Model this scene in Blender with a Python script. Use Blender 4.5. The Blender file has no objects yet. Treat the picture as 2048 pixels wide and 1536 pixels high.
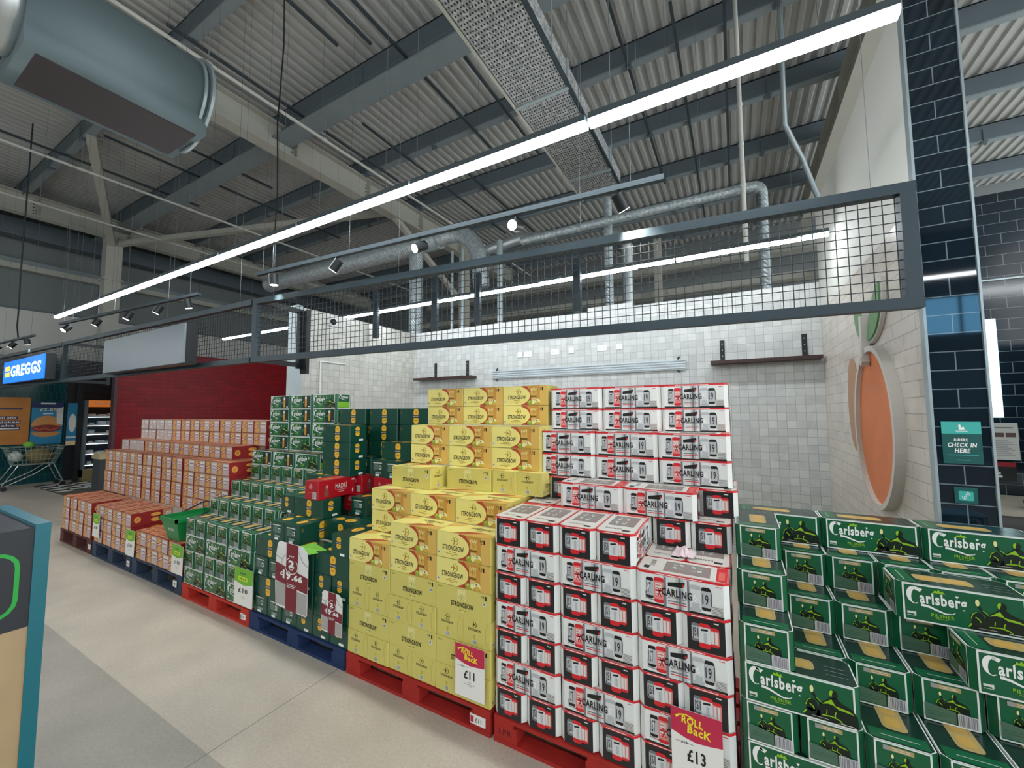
import bpy, math, random
from math import sin, cos, pi, radians
from mathutils import Vector, Matrix
random.seed(7)
S = bpy.context.scene
# ------------------------------------------------------------------ camera
def cam_axes(yaw, pitch, roll):
    f = Vector((-sin(yaw)*cos(pitch), cos(yaw)*cos(pitch), sin(pitch)))
    r = f.cross(Vector((0, 0, 1))).normalized(); u = r.cross(f)
    c, s = cos(roll), sin(roll)
    return r*c+u*s, u*c-r*s, f
cd = bpy.data.cameras.new('camera'); cam = bpy.data.objects.new('camera', cd); S.collection.objects.link(cam)
_r, _u, _f = cam_axes(radians(29.0517), radians(3.96233), radians(-.2729))
_m = Matrix((_r, _u, -_f)).transposed().to_4x4(); _m.translation = Vector((1.25252, -2.02609, 1.82421))
cam.matrix_world = _m; cd.sensor_width = 36; cd.lens = 804.868/2048*36; cd.clip_start = .05; cd.clip_end = 200
S.camera = cam
WX0, WZ0, WZ1 = 7.2, 4.55, 5.86; GX = -10.57; BX = -5.7
# ------------------------------------------------------------------ look, world
S.view_settings.view_transform = 'Standard'; S.view_settings.look = 'None'
S.view_settings.gamma = 1; S.view_settings.use_curve_mapping = False
S.view_settings.exposure = 1.0
S.cycles.use_denoising = True
S.cycles.max_bounces = 6; S.cycles.diffuse_bounces = 4; S.cycles.glossy_bounces = 3
S.cycles.sample_clamp_indirect = 4
W = bpy.data.worlds.new('world'); S.world = W; W.use_nodes = True
W.node_tree.nodes['Background'].inputs[0].default_value = (.80, .84, .86, 1)
W.node_tree.nodes['Background'].inputs[1].default_value = 1.5
LED_POWER = 20.0
SPOT_W = 22

# ------------------------------------------------------------------ materials
def lin(c):
    if isinstance(c, str):
        c = [int(c[i:i+2], 16)/255 for i in (0, 2, 4)]
    return tuple((x/12.92 if x <= .04045 else ((x+.055)/1.055)**2.4) for x in c)+(1,)
MATS = {}
def mat(name, col, rough=.5, metal=0, emit=0, spec=.5, noise=None, bump=None, coat=0):
    if name in MATS: return MATS[name]
    m = bpy.data.materials.new(name); m.use_nodes = True; nt = m.node_tree
    b = nt.nodes['Principled BSDF']; c = lin(col)
    b.inputs['Base Color'].default_value = c; b.inputs['Roughness'].default_value = rough
    b.inputs['Metallic'].default_value = metal; b.inputs['Specular IOR Level'].default_value = spec
    b.inputs['Coat Weight'].default_value = coat
    if emit:
        b.inputs['Emission Color'].default_value = c; b.inputs['Emission Strength'].default_value = emit
    if noise or bump:
        tc = nt.nodes.new('ShaderNodeTexCoord'); n = nt.nodes.new('ShaderNodeTexNoise')
        nt.links.new(tc.outputs['Object'], n.inputs['Vector'])
        n.inputs['Scale'].default_value = (noise or bump)[0]; n.inputs['Detail'].default_value = 5
        if noise:
            mx = nt.nodes.new('ShaderNodeMix'); mx.data_type = 'RGBA'; k = noise[1]
            mx.inputs[6].default_value = tuple(x*(1-k) for x in c[:3])+(1,)
            mx.inputs[7].default_value = tuple(min(1, x*(1+k)) for x in c[:3])+(1,)
            nt.links.new(n.outputs['Fac'], mx.inputs[0]); nt.links.new(mx.outputs[2], b.inputs['Base Color'])
        if bump:
            bp = nt.nodes.new('ShaderNodeBump'); bp.inputs['Strength'].default_value = bump[1]; bp.inputs['Distance'].default_value = .01
            nt.links.new(n.outputs['Fac'], bp.inputs['Height']); nt.links.new(bp.outputs[0], b.inputs['Normal'])
    MATS[name] = m; return m
def tiles(name, axes, c1, c2, mortar, bw, bh, ms, offset, rough, vein=0, bump=.3, off=(0, 0), veincol='8b8f93', spec=.5):
    """wall tiles laid in the plane of the two named object axes"""
    m = bpy.data.materials.new(name); m.use_nodes = True; nt = m.node_tree; N = nt.nodes.new; L = nt.links.new
    b = nt.nodes['Principled BSDF']; tc = N('ShaderNodeTexCoord'); sp = N('ShaderNodeSeparateXYZ'); cb = N('ShaderNodeCombineXYZ')
    L(tc.outputs['Object'], sp.inputs[0]); L(sp.outputs[axes[0]], cb.inputs[0]); L(sp.outputs[axes[1]], cb.inputs[1])
    mp = N('ShaderNodeMapping'); L(cb.outputs[0], mp.inputs[0]); mp.inputs['Location'].default_value = (off[0], off[1], 0)
    br = N('ShaderNodeTexBrick'); L(mp.outputs[0], br.inputs['Vector'])
    br.offset = offset; br.inputs['Scale'].default_value = 1; br.inputs['Brick Width'].default_value = bw
    br.inputs['Row Height'].default_value = bh; br.inputs['Mortar Size'].default_value = ms; br.inputs['Mortar Smooth'].default_value = .1
    br.inputs['Color1'].default_value = lin(c1); br.inputs['Color2'].default_value = lin(c2); br.inputs['Mortar'].default_value = lin(mortar)
    out = br.outputs['Color']
    if vein:
        n = N('ShaderNodeTexNoise'); L(tc.outputs['Object'], n.inputs['Vector']); n.inputs['Scale'].default_value = 3.2
        n.inputs['Detail'].default_value = 8; n.inputs['Distortion'].default_value = 1.6
        r = N('ShaderNodeValToRGB'); L(n.outputs['Fac'], r.inputs[0])
        r.color_ramp.elements[0].position = .46; r.color_ramp.elements[0].color = (0, 0, 0, 1)
        r.color_ramp.elements[1].position = .62; r.color_ramp.elements[1].color = (1, 1, 1, 1)
        mu = N('ShaderNodeMath'); mu.operation = 'MULTIPLY'; mu.inputs[1].default_value = vein; L(r.outputs[0], mu.inputs[0])
        mx = N('ShaderNodeMix'); mx.data_type = 'RGBA'; L(mu.outputs[0], mx.inputs[0]); L(out, mx.inputs[6]); mx.inputs[7].default_value = lin(veincol)
        out = mx.outputs[2]
    L(out, b.inputs['Base Color']); b.inputs['Roughness'].default_value = rough; b.inputs['Specular IOR Level'].default_value = spec
    bp = N('ShaderNodeBump'); bp.invert = True; bp.inputs['Strength'].default_value = bump; bp.inputs['Distance'].default_value = .003
    L(br.outputs['Fac'], bp.inputs['Height']); L(bp.outputs[0], b.inputs['Normal'])
    return m
def floor_mat():
    m = bpy.data.materials.new('polished concrete'); m.use_nodes = True; nt = m.node_tree; N = nt.nodes.new; L = nt.links.new
    b = nt.nodes['Principled BSDF']; tc = N('ShaderNodeTexCoord'); sp = N('ShaderNodeSeparateXYZ'); L(tc.outputs['Object'], sp.inputs[0])
    n = N('ShaderNodeTexNoise'); L(tc.outputs['Object'], n.inputs['Vector']); n.inputs['Scale'].default_value = 2.2; n.inputs['Detail'].default_value = 9
    n2 = N('ShaderNodeTexNoise'); L(tc.outputs['Object'], n2.inputs['Vector']); n2.inputs['Scale'].default_value = 60; n2.inputs['Detail'].default_value = 4
    st = N('ShaderNodeMath'); st.operation = 'GREATER_THAN'; L(sp.outputs[1], st.inputs[0]); st.inputs[1].default_value = -.82
    mx = N('ShaderNodeMix'); mx.data_type = 'RGBA'; L(st.outputs[0], mx.inputs[0]); mx.inputs[6].default_value = lin('b3aca0'); mx.inputs[7].default_value = lin('d6cab9')
    m2 = N('ShaderNodeMix'); m2.data_type = 'RGBA'; m2.blend_type = 'MULTIPLY'; m2.inputs[0].default_value = .75; L(mx.outputs[2], m2.inputs[6])
    r = N('ShaderNodeValToRGB'); L(n.outputs['Fac'], r.inputs[0]); r.color_ramp.elements[0].position = .3; r.color_ramp.elements[0].color = (.76, .76, .76, 1)
    r.color_ramp.elements[1].position = .65; r.color_ramp.elements[1].color = (1, 1, 1, 1); L(r.outputs[0], m2.inputs[7])
    m3 = N('ShaderNodeMix'); m3.data_type = 'RGBA'; m3.blend_type = 'MULTIPLY'; m3.inputs[0].default_value = .35; L(m2.outputs[2], m3.inputs[6]); L(n2.outputs['Fac'], m3.inputs[7])
    jt = N('ShaderNodeMath'); jt.operation = 'PINGPONG'; jt.inputs[1].default_value = 2.45
    ad = N('ShaderNodeMath'); ad.operation = 'ADD'; ad.inputs[1].default_value = 1.3; L(sp.outputs[0], ad.inputs[0]); L(ad.outputs[0], jt.inputs[0])
    lt = N('ShaderNodeMath'); lt.operation = 'LESS_THAN'; lt.inputs[1].default_value = .0025; L(jt.outputs[0], lt.inputs[0])
    m4 = N('ShaderNodeMix'); m4.data_type = 'RGBA'; L(lt.outputs[0], m4.inputs[0]); L(m3.outputs[2], m4.inputs[6]); m4.inputs[7].default_value = lin('6d6a62')
    L(m4.outputs[2], b.inputs['Base Color']); b.inputs['Roughness'].default_value = .36; b.inputs['Specular IOR Level'].default_value = .4
    bp = N('ShaderNodeBump'); bp.inputs['Strength'].default_value = .06; bp.inputs['Distance'].default_value = .01; L(n2.outputs['Fac'], bp.inputs['Height']); L(bp.outputs[0], b.inputs['Normal'])
    return m
def perf_mat():
    m = bpy.data.materials.new('perforated galvanised'); m.use_nodes = True; nt = m.node_tree; N = nt.nodes.new; L = nt.links.new
    b = nt.nodes['Principled BSDF']; tc = N('ShaderNodeTexCoord'); sp = N('ShaderNodeSeparateXYZ'); L(tc.outputs['Object'], sp.inputs[0])
    fs = []
    for ax, p in ((0, .03), (1, .045)):
        k = N('ShaderNodeMath'); k.operation = 'MULTIPLY'; k.inputs[1].default_value = 2*pi/p; L(sp.outputs[ax], k.inputs[0])
        s = N('ShaderNodeMath'); s.operation = 'SINE'; L(k.outputs[0], s.inputs[0]); fs.append(s)
    mn = N('ShaderNodeMath'); mn.operation = 'MINIMUM'; L(fs[0].outputs[0], mn.inputs[0]); L(fs[1].outputs[0], mn.inputs[1])
    gt = N('ShaderNodeMath'); gt.operation = 'GREATER_THAN'; gt.inputs[1].default_value = .15; L(mn.outputs[0], gt.inputs[0])
    v = N('ShaderNodeTexVoronoi'); v.inputs['Scale'].default_value = 45; L(tc.outputs['Object'], v.inputs['Vector'])
    r = N('ShaderNodeValToRGB'); L(v.outputs['Color'], r.inputs[0]); r.color_ramp.elements[0].color = (.16, .17, .175, 1); r.color_ramp.elements[1].color = (.62, .63, .63, 1)
    mx = N('ShaderNodeMix'); mx.data_type = 'RGBA'; L(gt.outputs[0], mx.inputs[0]); L(r.outputs[0], mx.inputs[6]); mx.inputs[7].default_value = (.01, .01, .01, 1)
    L(mx.outputs[2], b.inputs['Base Color']); b.inputs['Metallic'].default_value = .35; b.inputs['Roughness'].default_value = .5
    return m
def spiral_mat():
    m = bpy.data.materials.new('spiral galvanised'); m.use_nodes = True; nt = m.node_tree; N = nt.nodes.new; L = nt.links.new
    b = nt.nodes['Principled BSDF']; tc = N('ShaderNodeTexCoord'); w = N('ShaderNodeTexWave'); w.wave_type = 'BANDS'; w.bands_direction = 'DIAGONAL'
    w.inputs['Scale'].default_value = 9; w.inputs['Distortion'].default_value = 0; L(tc.outputs['Object'], w.inputs['Vector'])
    n = N('ShaderNodeTexVoronoi'); n.inputs['Scale'].default_value = 30; L(tc.outputs['Object'], n.inputs['Vector'])
    r = N('ShaderNodeValToRGB'); L(n.outputs['Color'], r.inputs[0]); r.color_ramp.elements[0].color = lin('8b979b'); r.color_ramp.elements[1].color = lin('c3ccce')
    L(r.outputs[0], b.inputs['Base Color']); b.inputs['Metallic'].default_value = .35; b.inputs['Roughness'].default_value = .3
    bp = N('ShaderNodeBump'); bp.inputs['Strength'].default_value = .5; bp.inputs['Distance'].default_value = .01; L(w.outputs['Fac'], bp.inputs['Height']); L(bp.outputs[0], b.inputs['Normal'])
    return m
M = mat
WHITE = M('print white', 'f2f1ec', .45); BLACK = M('print black', '161616', .4); OFFW = M('print off white', 'dcdad2', .5)
SILV = M('print silver', 'b9bcbd', .4); SILVD = M('print grey', '77797b', .4); SILVL = M('print pale silver', 'd9dbda', .4)
RED = M('print red', 'd8232c', .4); REDD = M('print dark red', '8e1420', .45)
METDK = M('dark steel', '24343b', .45, .1, noise=(30, .06)); METBK = M('black steel', '1d2124', .4, .2)
GALV = M('galvanised steel', 'a3b0b3', .35, .35); SPIRAL = spiral_mat(); PERF = perf_mat()
CREAM = M('cream paint', 'b9b9ae', .55, noise=(3, .08)); PURL = M('grey purlin', '66727a', .5, .1, noise=(4, .1)); PURLB = M('lit purlin grey', '8d999d', .5, .1, noise=(4, .1))  # flange grey is paler: the lit underside is put into its colour
PURLD = M('channel grey', '3c474c', .5, .1); WIRE = M('steel wire', '6a7073', .6, .2); CHROME = M('chrome', 'c9cdd0', .2, .9); WPIPE = M('white pipe', 'c9cac3', .5)

# ------------------------------------------------------------------ mesh builder
C = S.collection
class MB:
    def __init__(s): s.v = []; s.f = []; s.mi = []; s.sm = []; s.mats = []
    def m(s, mt):
        if mt not in s.mats: s.mats.append(mt)
        return s.mats.index(mt)
    def add(s, vs, fs, mt, smooth=False):
        o = len(s.v); s.v += [tuple(v) for v in vs]; i = s.m(mt)
        for f in fs: s.f.append([o+k for k in f]); s.mi.append(i); s.sm.append(smooth)
        return s
    def box(s, x0, x1, y0, y1, z0, z1, mt, ch=0):
        if ch:   # chamfered vertical edges
            return s.prism([(x0+ch, y0), (x1-ch, y0), (x1, y0+ch), (x1, y1-ch), (x1-ch, y1), (x0+ch, y1), (x0, y1-ch), (x0, y0+ch)], z0, z1, mt)
        v = [(x0, y0, z0), (x1, y0, z0), (x1, y1, z0), (x0, y1, z0), (x0, y0, z1), (x1, y0, z1), (x1, y1, z1), (x0, y1, z1)]
        return s.add(v, [(0, 3, 2, 1), (4, 5, 6, 7), (0, 1, 5, 4), (1, 2, 6, 5), (2, 3, 7, 6), (3, 0, 4, 7)], mt)
    def obox(s, c, ax, ay, az, mt):
        c = Vector(c); ax, ay, az = Vector(ax), Vector(ay), Vector(az); v = []
        for k in (-1, 1):
            for i, j in ((-1, -1), (1, -1), (1, 1), (-1, 1)): v.append(c+ax*i+ay*j+az*k)
        return s.add(v, [(0, 3, 2, 1), (4, 5, 6, 7), (0, 1, 5, 4), (1, 2, 6, 5), (2, 3, 7, 6), (3, 0, 4, 7)], mt)
    def bar(s, a, b, w, h, mt):
        a, b = Vector(a), Vector(b); d = b-a; L = d.length; d.normalize()
        up = Vector((0, 0, 1)) if abs(d.z) < .9 else Vector((0, 1, 0)); r = d.cross(up).normalized(); u = r.cross(d)
        return s.obox((a+b)/2, d*(L/2), r*(w/2), u*(h/2), mt)
    def prism(s, poly, z0, z1, mt, smooth=False, axis=2):
        n = len(poly)
        def P(x, y, z): return (x, y, z) if axis == 2 else ((x, z, y) if axis == 1 else (z, x, y))
        v = [P(x, y, z0) for x, y in poly]+[P(x, y, z1) for x, y in poly]
        s.add(v, [tuple(range(n))[::-1], tuple(range(n, 2*n))], mt); o = len(s.v)-2*n; i = s.m(mt)
        for k in range(n): s.f.append([o+k, o+(k+1) % n, o+n+(k+1) % n, o+n+k]); s.mi.append(i); s.sm.append(smooth)
        return s
    def tube(s, pts, r, mt, n=10, caps=True):
        pts = [Vector(p) for p in pts]; rings = []; prev = None
        for i, p in enumerate(pts):
            d = ((pts[min(i+1, len(pts)-1)]-p).normalized()+(p-pts[max(i-1, 0)]).normalized()).normalized()
            if prev is None:
                up = Vector((0, 0, 1)) if abs(d.z) < .9 else Vector((1, 0, 0)); a = d.cross(up).normalized()
            else: a = (prev-d*prev.dot(d)).normalized()
            prev = a; b = d.cross(a); rr = r[i] if isinstance(r, (list, tuple)) else r
            rings.append([p+a*(rr*cos(2*pi*k/n))+b*(rr*sin(2*pi*k/n)) for k in range(n)])
        v = [x for rg in rings for x in rg]; f = []
        for i in range(len(pts)-1):
            for k in range(n): f.append((i*n+k, i*n+(k+1) % n, (i+1)*n+(k+1) % n, (i+1)*n+k))
        s.add(v, f, mt, True)
        if caps: s.add(rings[0], [tuple(range(n))[::-1]], mt); s.add(rings[-1], [tuple(range(n))], mt)
        return s
    # flat print on a face: F=(origin,u,v); layer lifts it a hair
    def dec(s, F, poly, mt, layer=1, faces=None):
        O, u, v = F; n = u.cross(v); k = .0005*layer
        vs = [O+u*p[0]+v*p[1]+n*k for p in poly]
        return s.add(vs, faces or [tuple(range(len(poly)))], mt)
    def rect(s, F, x, y, w, h, mt, layer=1): return s.dec(F, [(x, y), (x+w, y), (x+w, y+h), (x, y+h)], mt, layer)
    def rrect(s, F, x, y, w, h, r, mt, layer=1):
        p = []
        for cx, cy, a in ((x+w-r, y+r, -90), (x+w-r, y+h-r, 0), (x+r, y+h-r, 90), (x+r, y+r, 180)):
            for k in range(4): t = radians(a+30*k); p.append((cx+r*cos(t), cy+r*sin(t)))
        return s.dec(F, p, mt, layer)
    def ell(s, F, cx, cy, rx, ry, mt, layer=1, n=18, a0=0, a1=2*pi):
        return s.dec(F, [(cx+rx*cos(a0+(a1-a0)*k/n), cy+ry*sin(a0+(a1-a0)*k/n)) for k in range(n if a1-a0 > 6.2 else n+1)], mt, layer)
    def stroke(s, F, pts, w, mt, layer=1, closed=False):
        n = len(pts); P = [Vector((p[0], p[1], 0)) for p in pts]; a = []
        for i in range(n):
            q0 = P[(i-1) % n] if closed or i else P[0]; q1 = P[(i+1) % n] if closed or i < n-1 else P[-1]
            d = (q1-q0).normalized() if (q1-q0).length else Vector((1, 0, 0)); ww = (w[i] if isinstance(w, (list, tuple)) else w)/2
            nn = Vector((-d.y, d.x, 0))*ww; a.append((P[i]+nn, P[i]-nn))
        poly = [x[0] for x in a]+[x[1] for x in a]
        fs = [(i, n+i, n+(i+1) % n, (i+1) % n) for i in range(n if closed else n-1)]
        return s.dec(F, [(p.x, p.y) for p in poly], mt, layer, fs)
    def outline(s, F, x, y, w, h, t, mt, layer=1):
        s.rect(F, x, y, w, t, mt, layer); s.rect(F, x, y+h-t, w, t, mt, layer); s.rect(F, x, y+t, t, h-2*t, mt, layer); s.rect(F, x+w-t, y+t, t, h-2*t, mt, layer)
    def text(s, F, string, x, y, w, h, mt, layer=2, bold=.03, rot=0, shear=0):
        vs, fs = glyphs(string, bold, shear); c, sn = cos(rot), sin(rot)
        P = [(x+w*(a-.5)*c-h*(b-.5)*sn+w/2, y+w*(a-.5)*sn+h*(b-.5)*c+h/2) for a, b in vs]
        return s.dec(F, P, mt, layer, fs)
    def bars(s, F, x, y, w, h, mt, layer=2, n=9):   # barcode lines
        for k in range(n):
            s.rect(F, x+w*(k+.15)/n, y, w/n*(.3+.45*((k*7) % 3)/2), h, mt, layer)
    def mesh(s, name):
        me = bpy.data.meshes.new(name); me.from_pydata(s.v, [], s.f)
        for mt in s.mats: me.materials.append(mt)
        me.polygons.foreach_set('material_index', s.mi); me.polygons.foreach_set('use_smooth', s.sm); me.update(); return me
    def build(s, name, parent=None, loc=(0, 0, 0), rz=0):
        o = bpy.data.objects.new(name, s.mesh(name)); C.objects.link(o); o.location = loc; o.rotation_euler = (0, 0, rz)
        if parent: o.parent = parent
        return o
_gc = {}
def glyphs(string, bold=.03, shear=0):
    bold *= .6
    key = (string, bold, shear)
    if key not in _gc:
        c = bpy.data.curves.new('lettering', 'FONT'); c.body = string; c.resolution_u = 2; c.offset = bold; c.space_character = 1.12; c.shear = shear
        o = bpy.data.objects.new('lettering', c); C.objects.link(o); bpy.context.view_layer.update()
        me = bpy.data.meshes.new_from_object(o.evaluated_get(bpy.context.evaluated_depsgraph_get()))
        vs = [(v.co.x, v.co.y) for v in me.vertices]; fs = [tuple(p.vertices) for p in me.polygons]
        x0 = min(v[0] for v in vs); x1 = max(v[0] for v in vs); y0 = min(v[1] for v in vs); y1 = max(v[1] for v in vs)
        fs2 = []
        for f in fs:
            a, b, d = vs[f[0]], vs[f[1]], vs[f[2]]
            fs2.append(f if (b[0]-a[0])*(d[1]-a[1])-(b[1]-a[1])*(d[0]-a[0]) > 0 else f[::-1])
        _gc[key] = ([((x-x0)/(x1-x0), (y-y0)/(y1-y0)) for x, y in vs], fs2)
        bpy.data.objects.remove(o); bpy.data.curves.remove(c); bpy.data.meshes.remove(me)
    return _gc[key]
def FR(o, u, v): return (Vector(o), Vector(u), Vector(v))
def tag(o, label, cat, group=None, kind=None):
    if label: o['label'] = label
    if cat: o['category'] = cat
    if group: o['group'] = group
    if kind: o['kind'] = kind
    return o
def empty(name, loc, label, cat, group=None, rz=0):
    o = bpy.data.objects.new(name, None); C.objects.link(o); o.location = loc; o.rotation_euler = (0, 0, rz); o.empty_display_size = .1
    return tag(o, label, cat, group)
def struct(name, mb, **k):
    o = mb.build(name, **k); o['kind'] = 'structure'; return o
def dup(src, parent=None):
    c = src.copy(); C.objects.link(c)
    if parent: c.parent = parent
    for ch in src.children: dup(ch, c)
    return c

# ================================================================== SETTING
b = MB(); b.box(-22, 11, -16, 16, -.1, 0, floor_mat()); struct('floor', b)
# roof deck: ribbed sheet running front to back
deck = M('roof deck', 'b9bbb8', .6, noise=(1.5, .1)); b = MB(); xs = []; x = -24.0
while x < 11: xs += [(x, 8.32), (x+.07, 8.32), (x+.1, 8.365), (x+.17, 8.365), (x+.2, 8.32)]; x += .2
v = []; f = []
for i, (x, z) in enumerate(xs): v += [(x, -17, z), (x, 17, z)]
for i in range(len(xs)-1): f.append((2*i, 2*i+1, 2*i+3, 2*i+2))
b.add(v, f, deck); struct('ceiling', b)
# back wall, left wall, right wall of the tiled alcove
TB = tiles('marble tile back', (0, 2), 'd6d8d5', 'c3c6c5', '9b9d9c', .1, .1, .0022, 0, .3, .16)
TS = tiles('marble tile side', (1, 2), 'd6d5cd', 'c6c5bd', '95968f', .1, .1, .0022, 0, .3, .16)
TR = tiles('marble tile right', (1, 2), 'dcd3c8', 'cfc6bb', '8f8b86', .4, .1, .0022, .5, .3, .2)
PLW = M('white plaster', 'dddcd5', .75); EDGE = M('pale wall trim', 'b4c2c6', .5)
b = MB(); b.box(-4.36, 2.2, 4.04, 4.18, 0, 3.4, TB); b.box(-.75, -.05, 4.05, 4.2, 3.4, 3.46, TB); struct('wall_back', b)
b = MB(); b.box(-4.5, -4.36, 1.64, 4.18, 0, 3.4, TS); b.box(-4.56, -4.34, 1.55, 1.64, 0, 3.42, EDGE); struct('wall_left', b)
b = MB(); b.box(2.2, 2.34, 1.1, 4.2, 0, 3.02, TR); struct('wall_right', b)
b = MB(); b.box(2.203, 2.34, 1.1, 4.05, 3.02, 4.33, PLW); struct('wall_right_upper', b)
TN = tiles('navy gloss tile', (0, 2), '14232e', '0e1a23', '6f7d84', .22, .103, .0028, .5, .035, 0, .35, off=(-2.2, .02))
b = MB(); b.box(2.205, 2.42, 1.06, 1.1, 0, 8.3, TN)
b.box(2.193, 2.205, 1.052, 1.11, 0, 8.3, GALV); b.box(2.42, 2.43, 1.052, 1.35, 0, 8.3, GALV); b.box(2.35, 2.42, 1.1, 1.35, 0, 8.3, TN); struct('pillar', b)
TN2 = tiles('navy gloss tile far', (0, 2), '14232e', '0e1a23', '5f6d74', .22, .103, .0028, .5, .12, 0, .4)
b = MB(); b.box(2.34, 7.5, 3.5, 3.65, 0, 3.9, TN2); b.box(2.34, 7.5, 3.485, 3.5, 3.05, 3.065, GALV); struct('wall_side_room', b)
# red tiled alcove further along and the end wall of the building
TRED = tiles('red gloss tile', (1, 2), '86000f', '76000d', '4c0008', .3, .1, .003, .5, .3, 0, .3, spec=.2)
b = MB(); b.box(-12.05, -11.9, 1.86, 8.6, 0, 3.43, TRED); b.box(-12.06, -11.88, 1.80, 1.86, 0, 3.43, M('plum trim', '4a2a33', .5)); struct('wall_red', b)
b = MB(); b.box(-11.9, -4.5, 8.6, 8.75, 0, 3.4, TB); struct('wall_middle', b)
b = MB(); b.box(-18.2, -18, -16, 16, 0, 5.1, PLW); struct('wall_far', b)
clad = M('grey cladding', '7d8384', .6, noise=(.6, .06)); b = MB(); b.box(-18.2, -18.02, -16, 16, 5.1, 8.35, clad)
for y in range(-15, 16, 3): b.box(-18.03, -18.0, y, y+.02, 5.1, 8.35, PURL)
b.box(-18.05, -17.98, -16, 16, 5.06, 5.12, PURL); struct('wall_far_upper', b)
b = MB(); b.box(-22, 11, 14.5, 14.7, 0, 8.35, M('grey back cladding', '878d8e', .6)); struct('wall_rear', b)
TEAL = tiles('teal gloss tile', (1, 2), '12484c', '0d3b40', '2f6a6c', .1, .22, .003, .5, .15, 0, .4)
b = MB(); b.box(-15.2, -15.05, -6, 1.75, 0, 3.35, TEAL); struct('wall_teal', b)
BKP = M('black panelling', '15171a', .5); b = MB()
b.box(-15.2, -15.0, 1.75, 4.5, 2.42, 3.35, BKP); b.box(-15.2, -15.0, 1.75, 1.95, 0, 2.42, BKP); b.box(-15.2, -15.05, 2.1, 4.5, 0, 2.45, BKP)
b.box(-14.6, -14.45, 1.84, 1.92, 0, 3.2, BKP); struct('wall_black', b)
# shopfront glazing behind the viewpoint: the blue daylight mirrored by the navy tiles
b = MB(); b.box(-22, 11, -16.2, -16, 0, 8.35, M('store rear wall', '4a4e50', .8)); struct('wall_front', b)
b = MB(); SKY = M('daylight glazing', '6fb7e6', .3, emit=4.0)
for x0 in (WX0, WX0+1.2): b.box(x0, x0+1.12, -15.98, -15.95, WZ0, WZ1, SKY)
for x0 in (WX0-.08, WX0+1.12, WX0+2.32): b.box(x0, x0+.08, -15.99, -15.92, WZ0, WZ1, METBK)
struct('window_1', b)
# roof frame ------------------------------------------------------
for i in range(10):
    y = -3.25+2.016*i
    b = MB(); b.box(-24, 11, y, y+.02, 7.95, 8.31, PURL); b.box(-24, 11, y, y+.14, 7.92, 7.95, PURLB); b.box(-24, 11, y, y+.1, 8.29, 8.315, PURL)
    if i == 3: b.box(-24, 11, y-.2, y+.2, 7.60, 7.63, PURLB); b.box(-24, 11, y-.01, y+.01, 7.63, 7.93, PURL)
    x = -20.0
    while x < 9:
        b.box(x, x+.05, y-.02, y, 7.82, 8.2, PURL); b.box(x-.03, x+.08, y-.03, y+.1, 7.90, 7.92, PURL); x += 2.2
    struct('beam', b)
for x in (-15.8, -7.07, 3.27):
    b = MB(); b.box(x-.015, x+.015, -14, 13, 7.38, 7.94, CREAM); b.box(x-.15, x+.15, -14, 13, 7.35, 7.38, CREAM); b.box(x-.15, x+.15, -14, 13, 7.90, 7.93, CREAM)
    y = -7.0
    while y < 13:
        b.box(x-.14, x+.14, y, y+.014, 7.38, 7.90, CREAM)
        for k in range(5): b.box(x+.015, x+.025, y-.06, y-.035, 7.43+.09*k, 7.455+.09*k, METBK)
        y += 2.016
    struct('beam', b)
# dark channels running front to back beneath the deck
for x, y0, y1 in ((-4.3, -3, 2.05), (-3.8, -1, 2.3), (-3.47, 1.0, 6.0), (-2.6, 3.0, 6.2), (-.2, 1.5, 9.0), (-9.5, -3, 4.0), (-12.3, -4, 3.5), (-6.3, .5, 6.5), (-5.4, 3.5, 9.5), (1.3, 1, 10), (.6, 4, 12), (-10.6, 1, 7), (-4.5, 5.5, 10)):
    b = MB(); b.box(x, x+.045, y0, y1, 7.86, 7.90, PURLD)
    yy = math.ceil((y0+3.25)/2.016)*2.016-3.25
    while yy < y1: b.box(x+.02, x+.04, yy+.05, yy+.07, 7.90, 7.94, METDK); yy += 2.016
    tag(b.build('cable_channel'), 'thin dark steel channel fixed across the roof purlins', 'channel', 'dark channels under the roof deck')
for i, (x, y0, y1, z) in enumerate(((-5.68, -4, 12, 7.22), (-11.2, -4, 12, 7.22), (-14.2, -4, 12, 7.22))):
    b = MB(); b.tube([(x, y0, z), (x, y1, z)], .03, WPIPE, 8)
    y = -3.2
    while y < y1: b.tube([(x, y, z), (x, y, 7.93)], .006, GALV, 4); b.tube([(x, y-.04, z), (x, y+.04, z)], .042, WPIPE, 8); y += 2.016
    tag(b.build('sprinkler_pipe'), 'white sprinkler pipe running front to back under the roof', 'pipe', 'white sprinkler pipes under the roof')
b = MB(); b.tube([(1.46, 4.4, 3.9), (1.46, 4.4, 7.95)], .03, WPIPE, 8)
for z in (4.4, 5.0, 5.6, 6.2): b.tube([(1.46, 4.4, z), (1.46, 4.4, z+.05)], .036, WPIPE, 8)
tag(b.build('drop_pipe'), 'vertical white drop pipe rising behind the back tiled wall', 'pipe')
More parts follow.
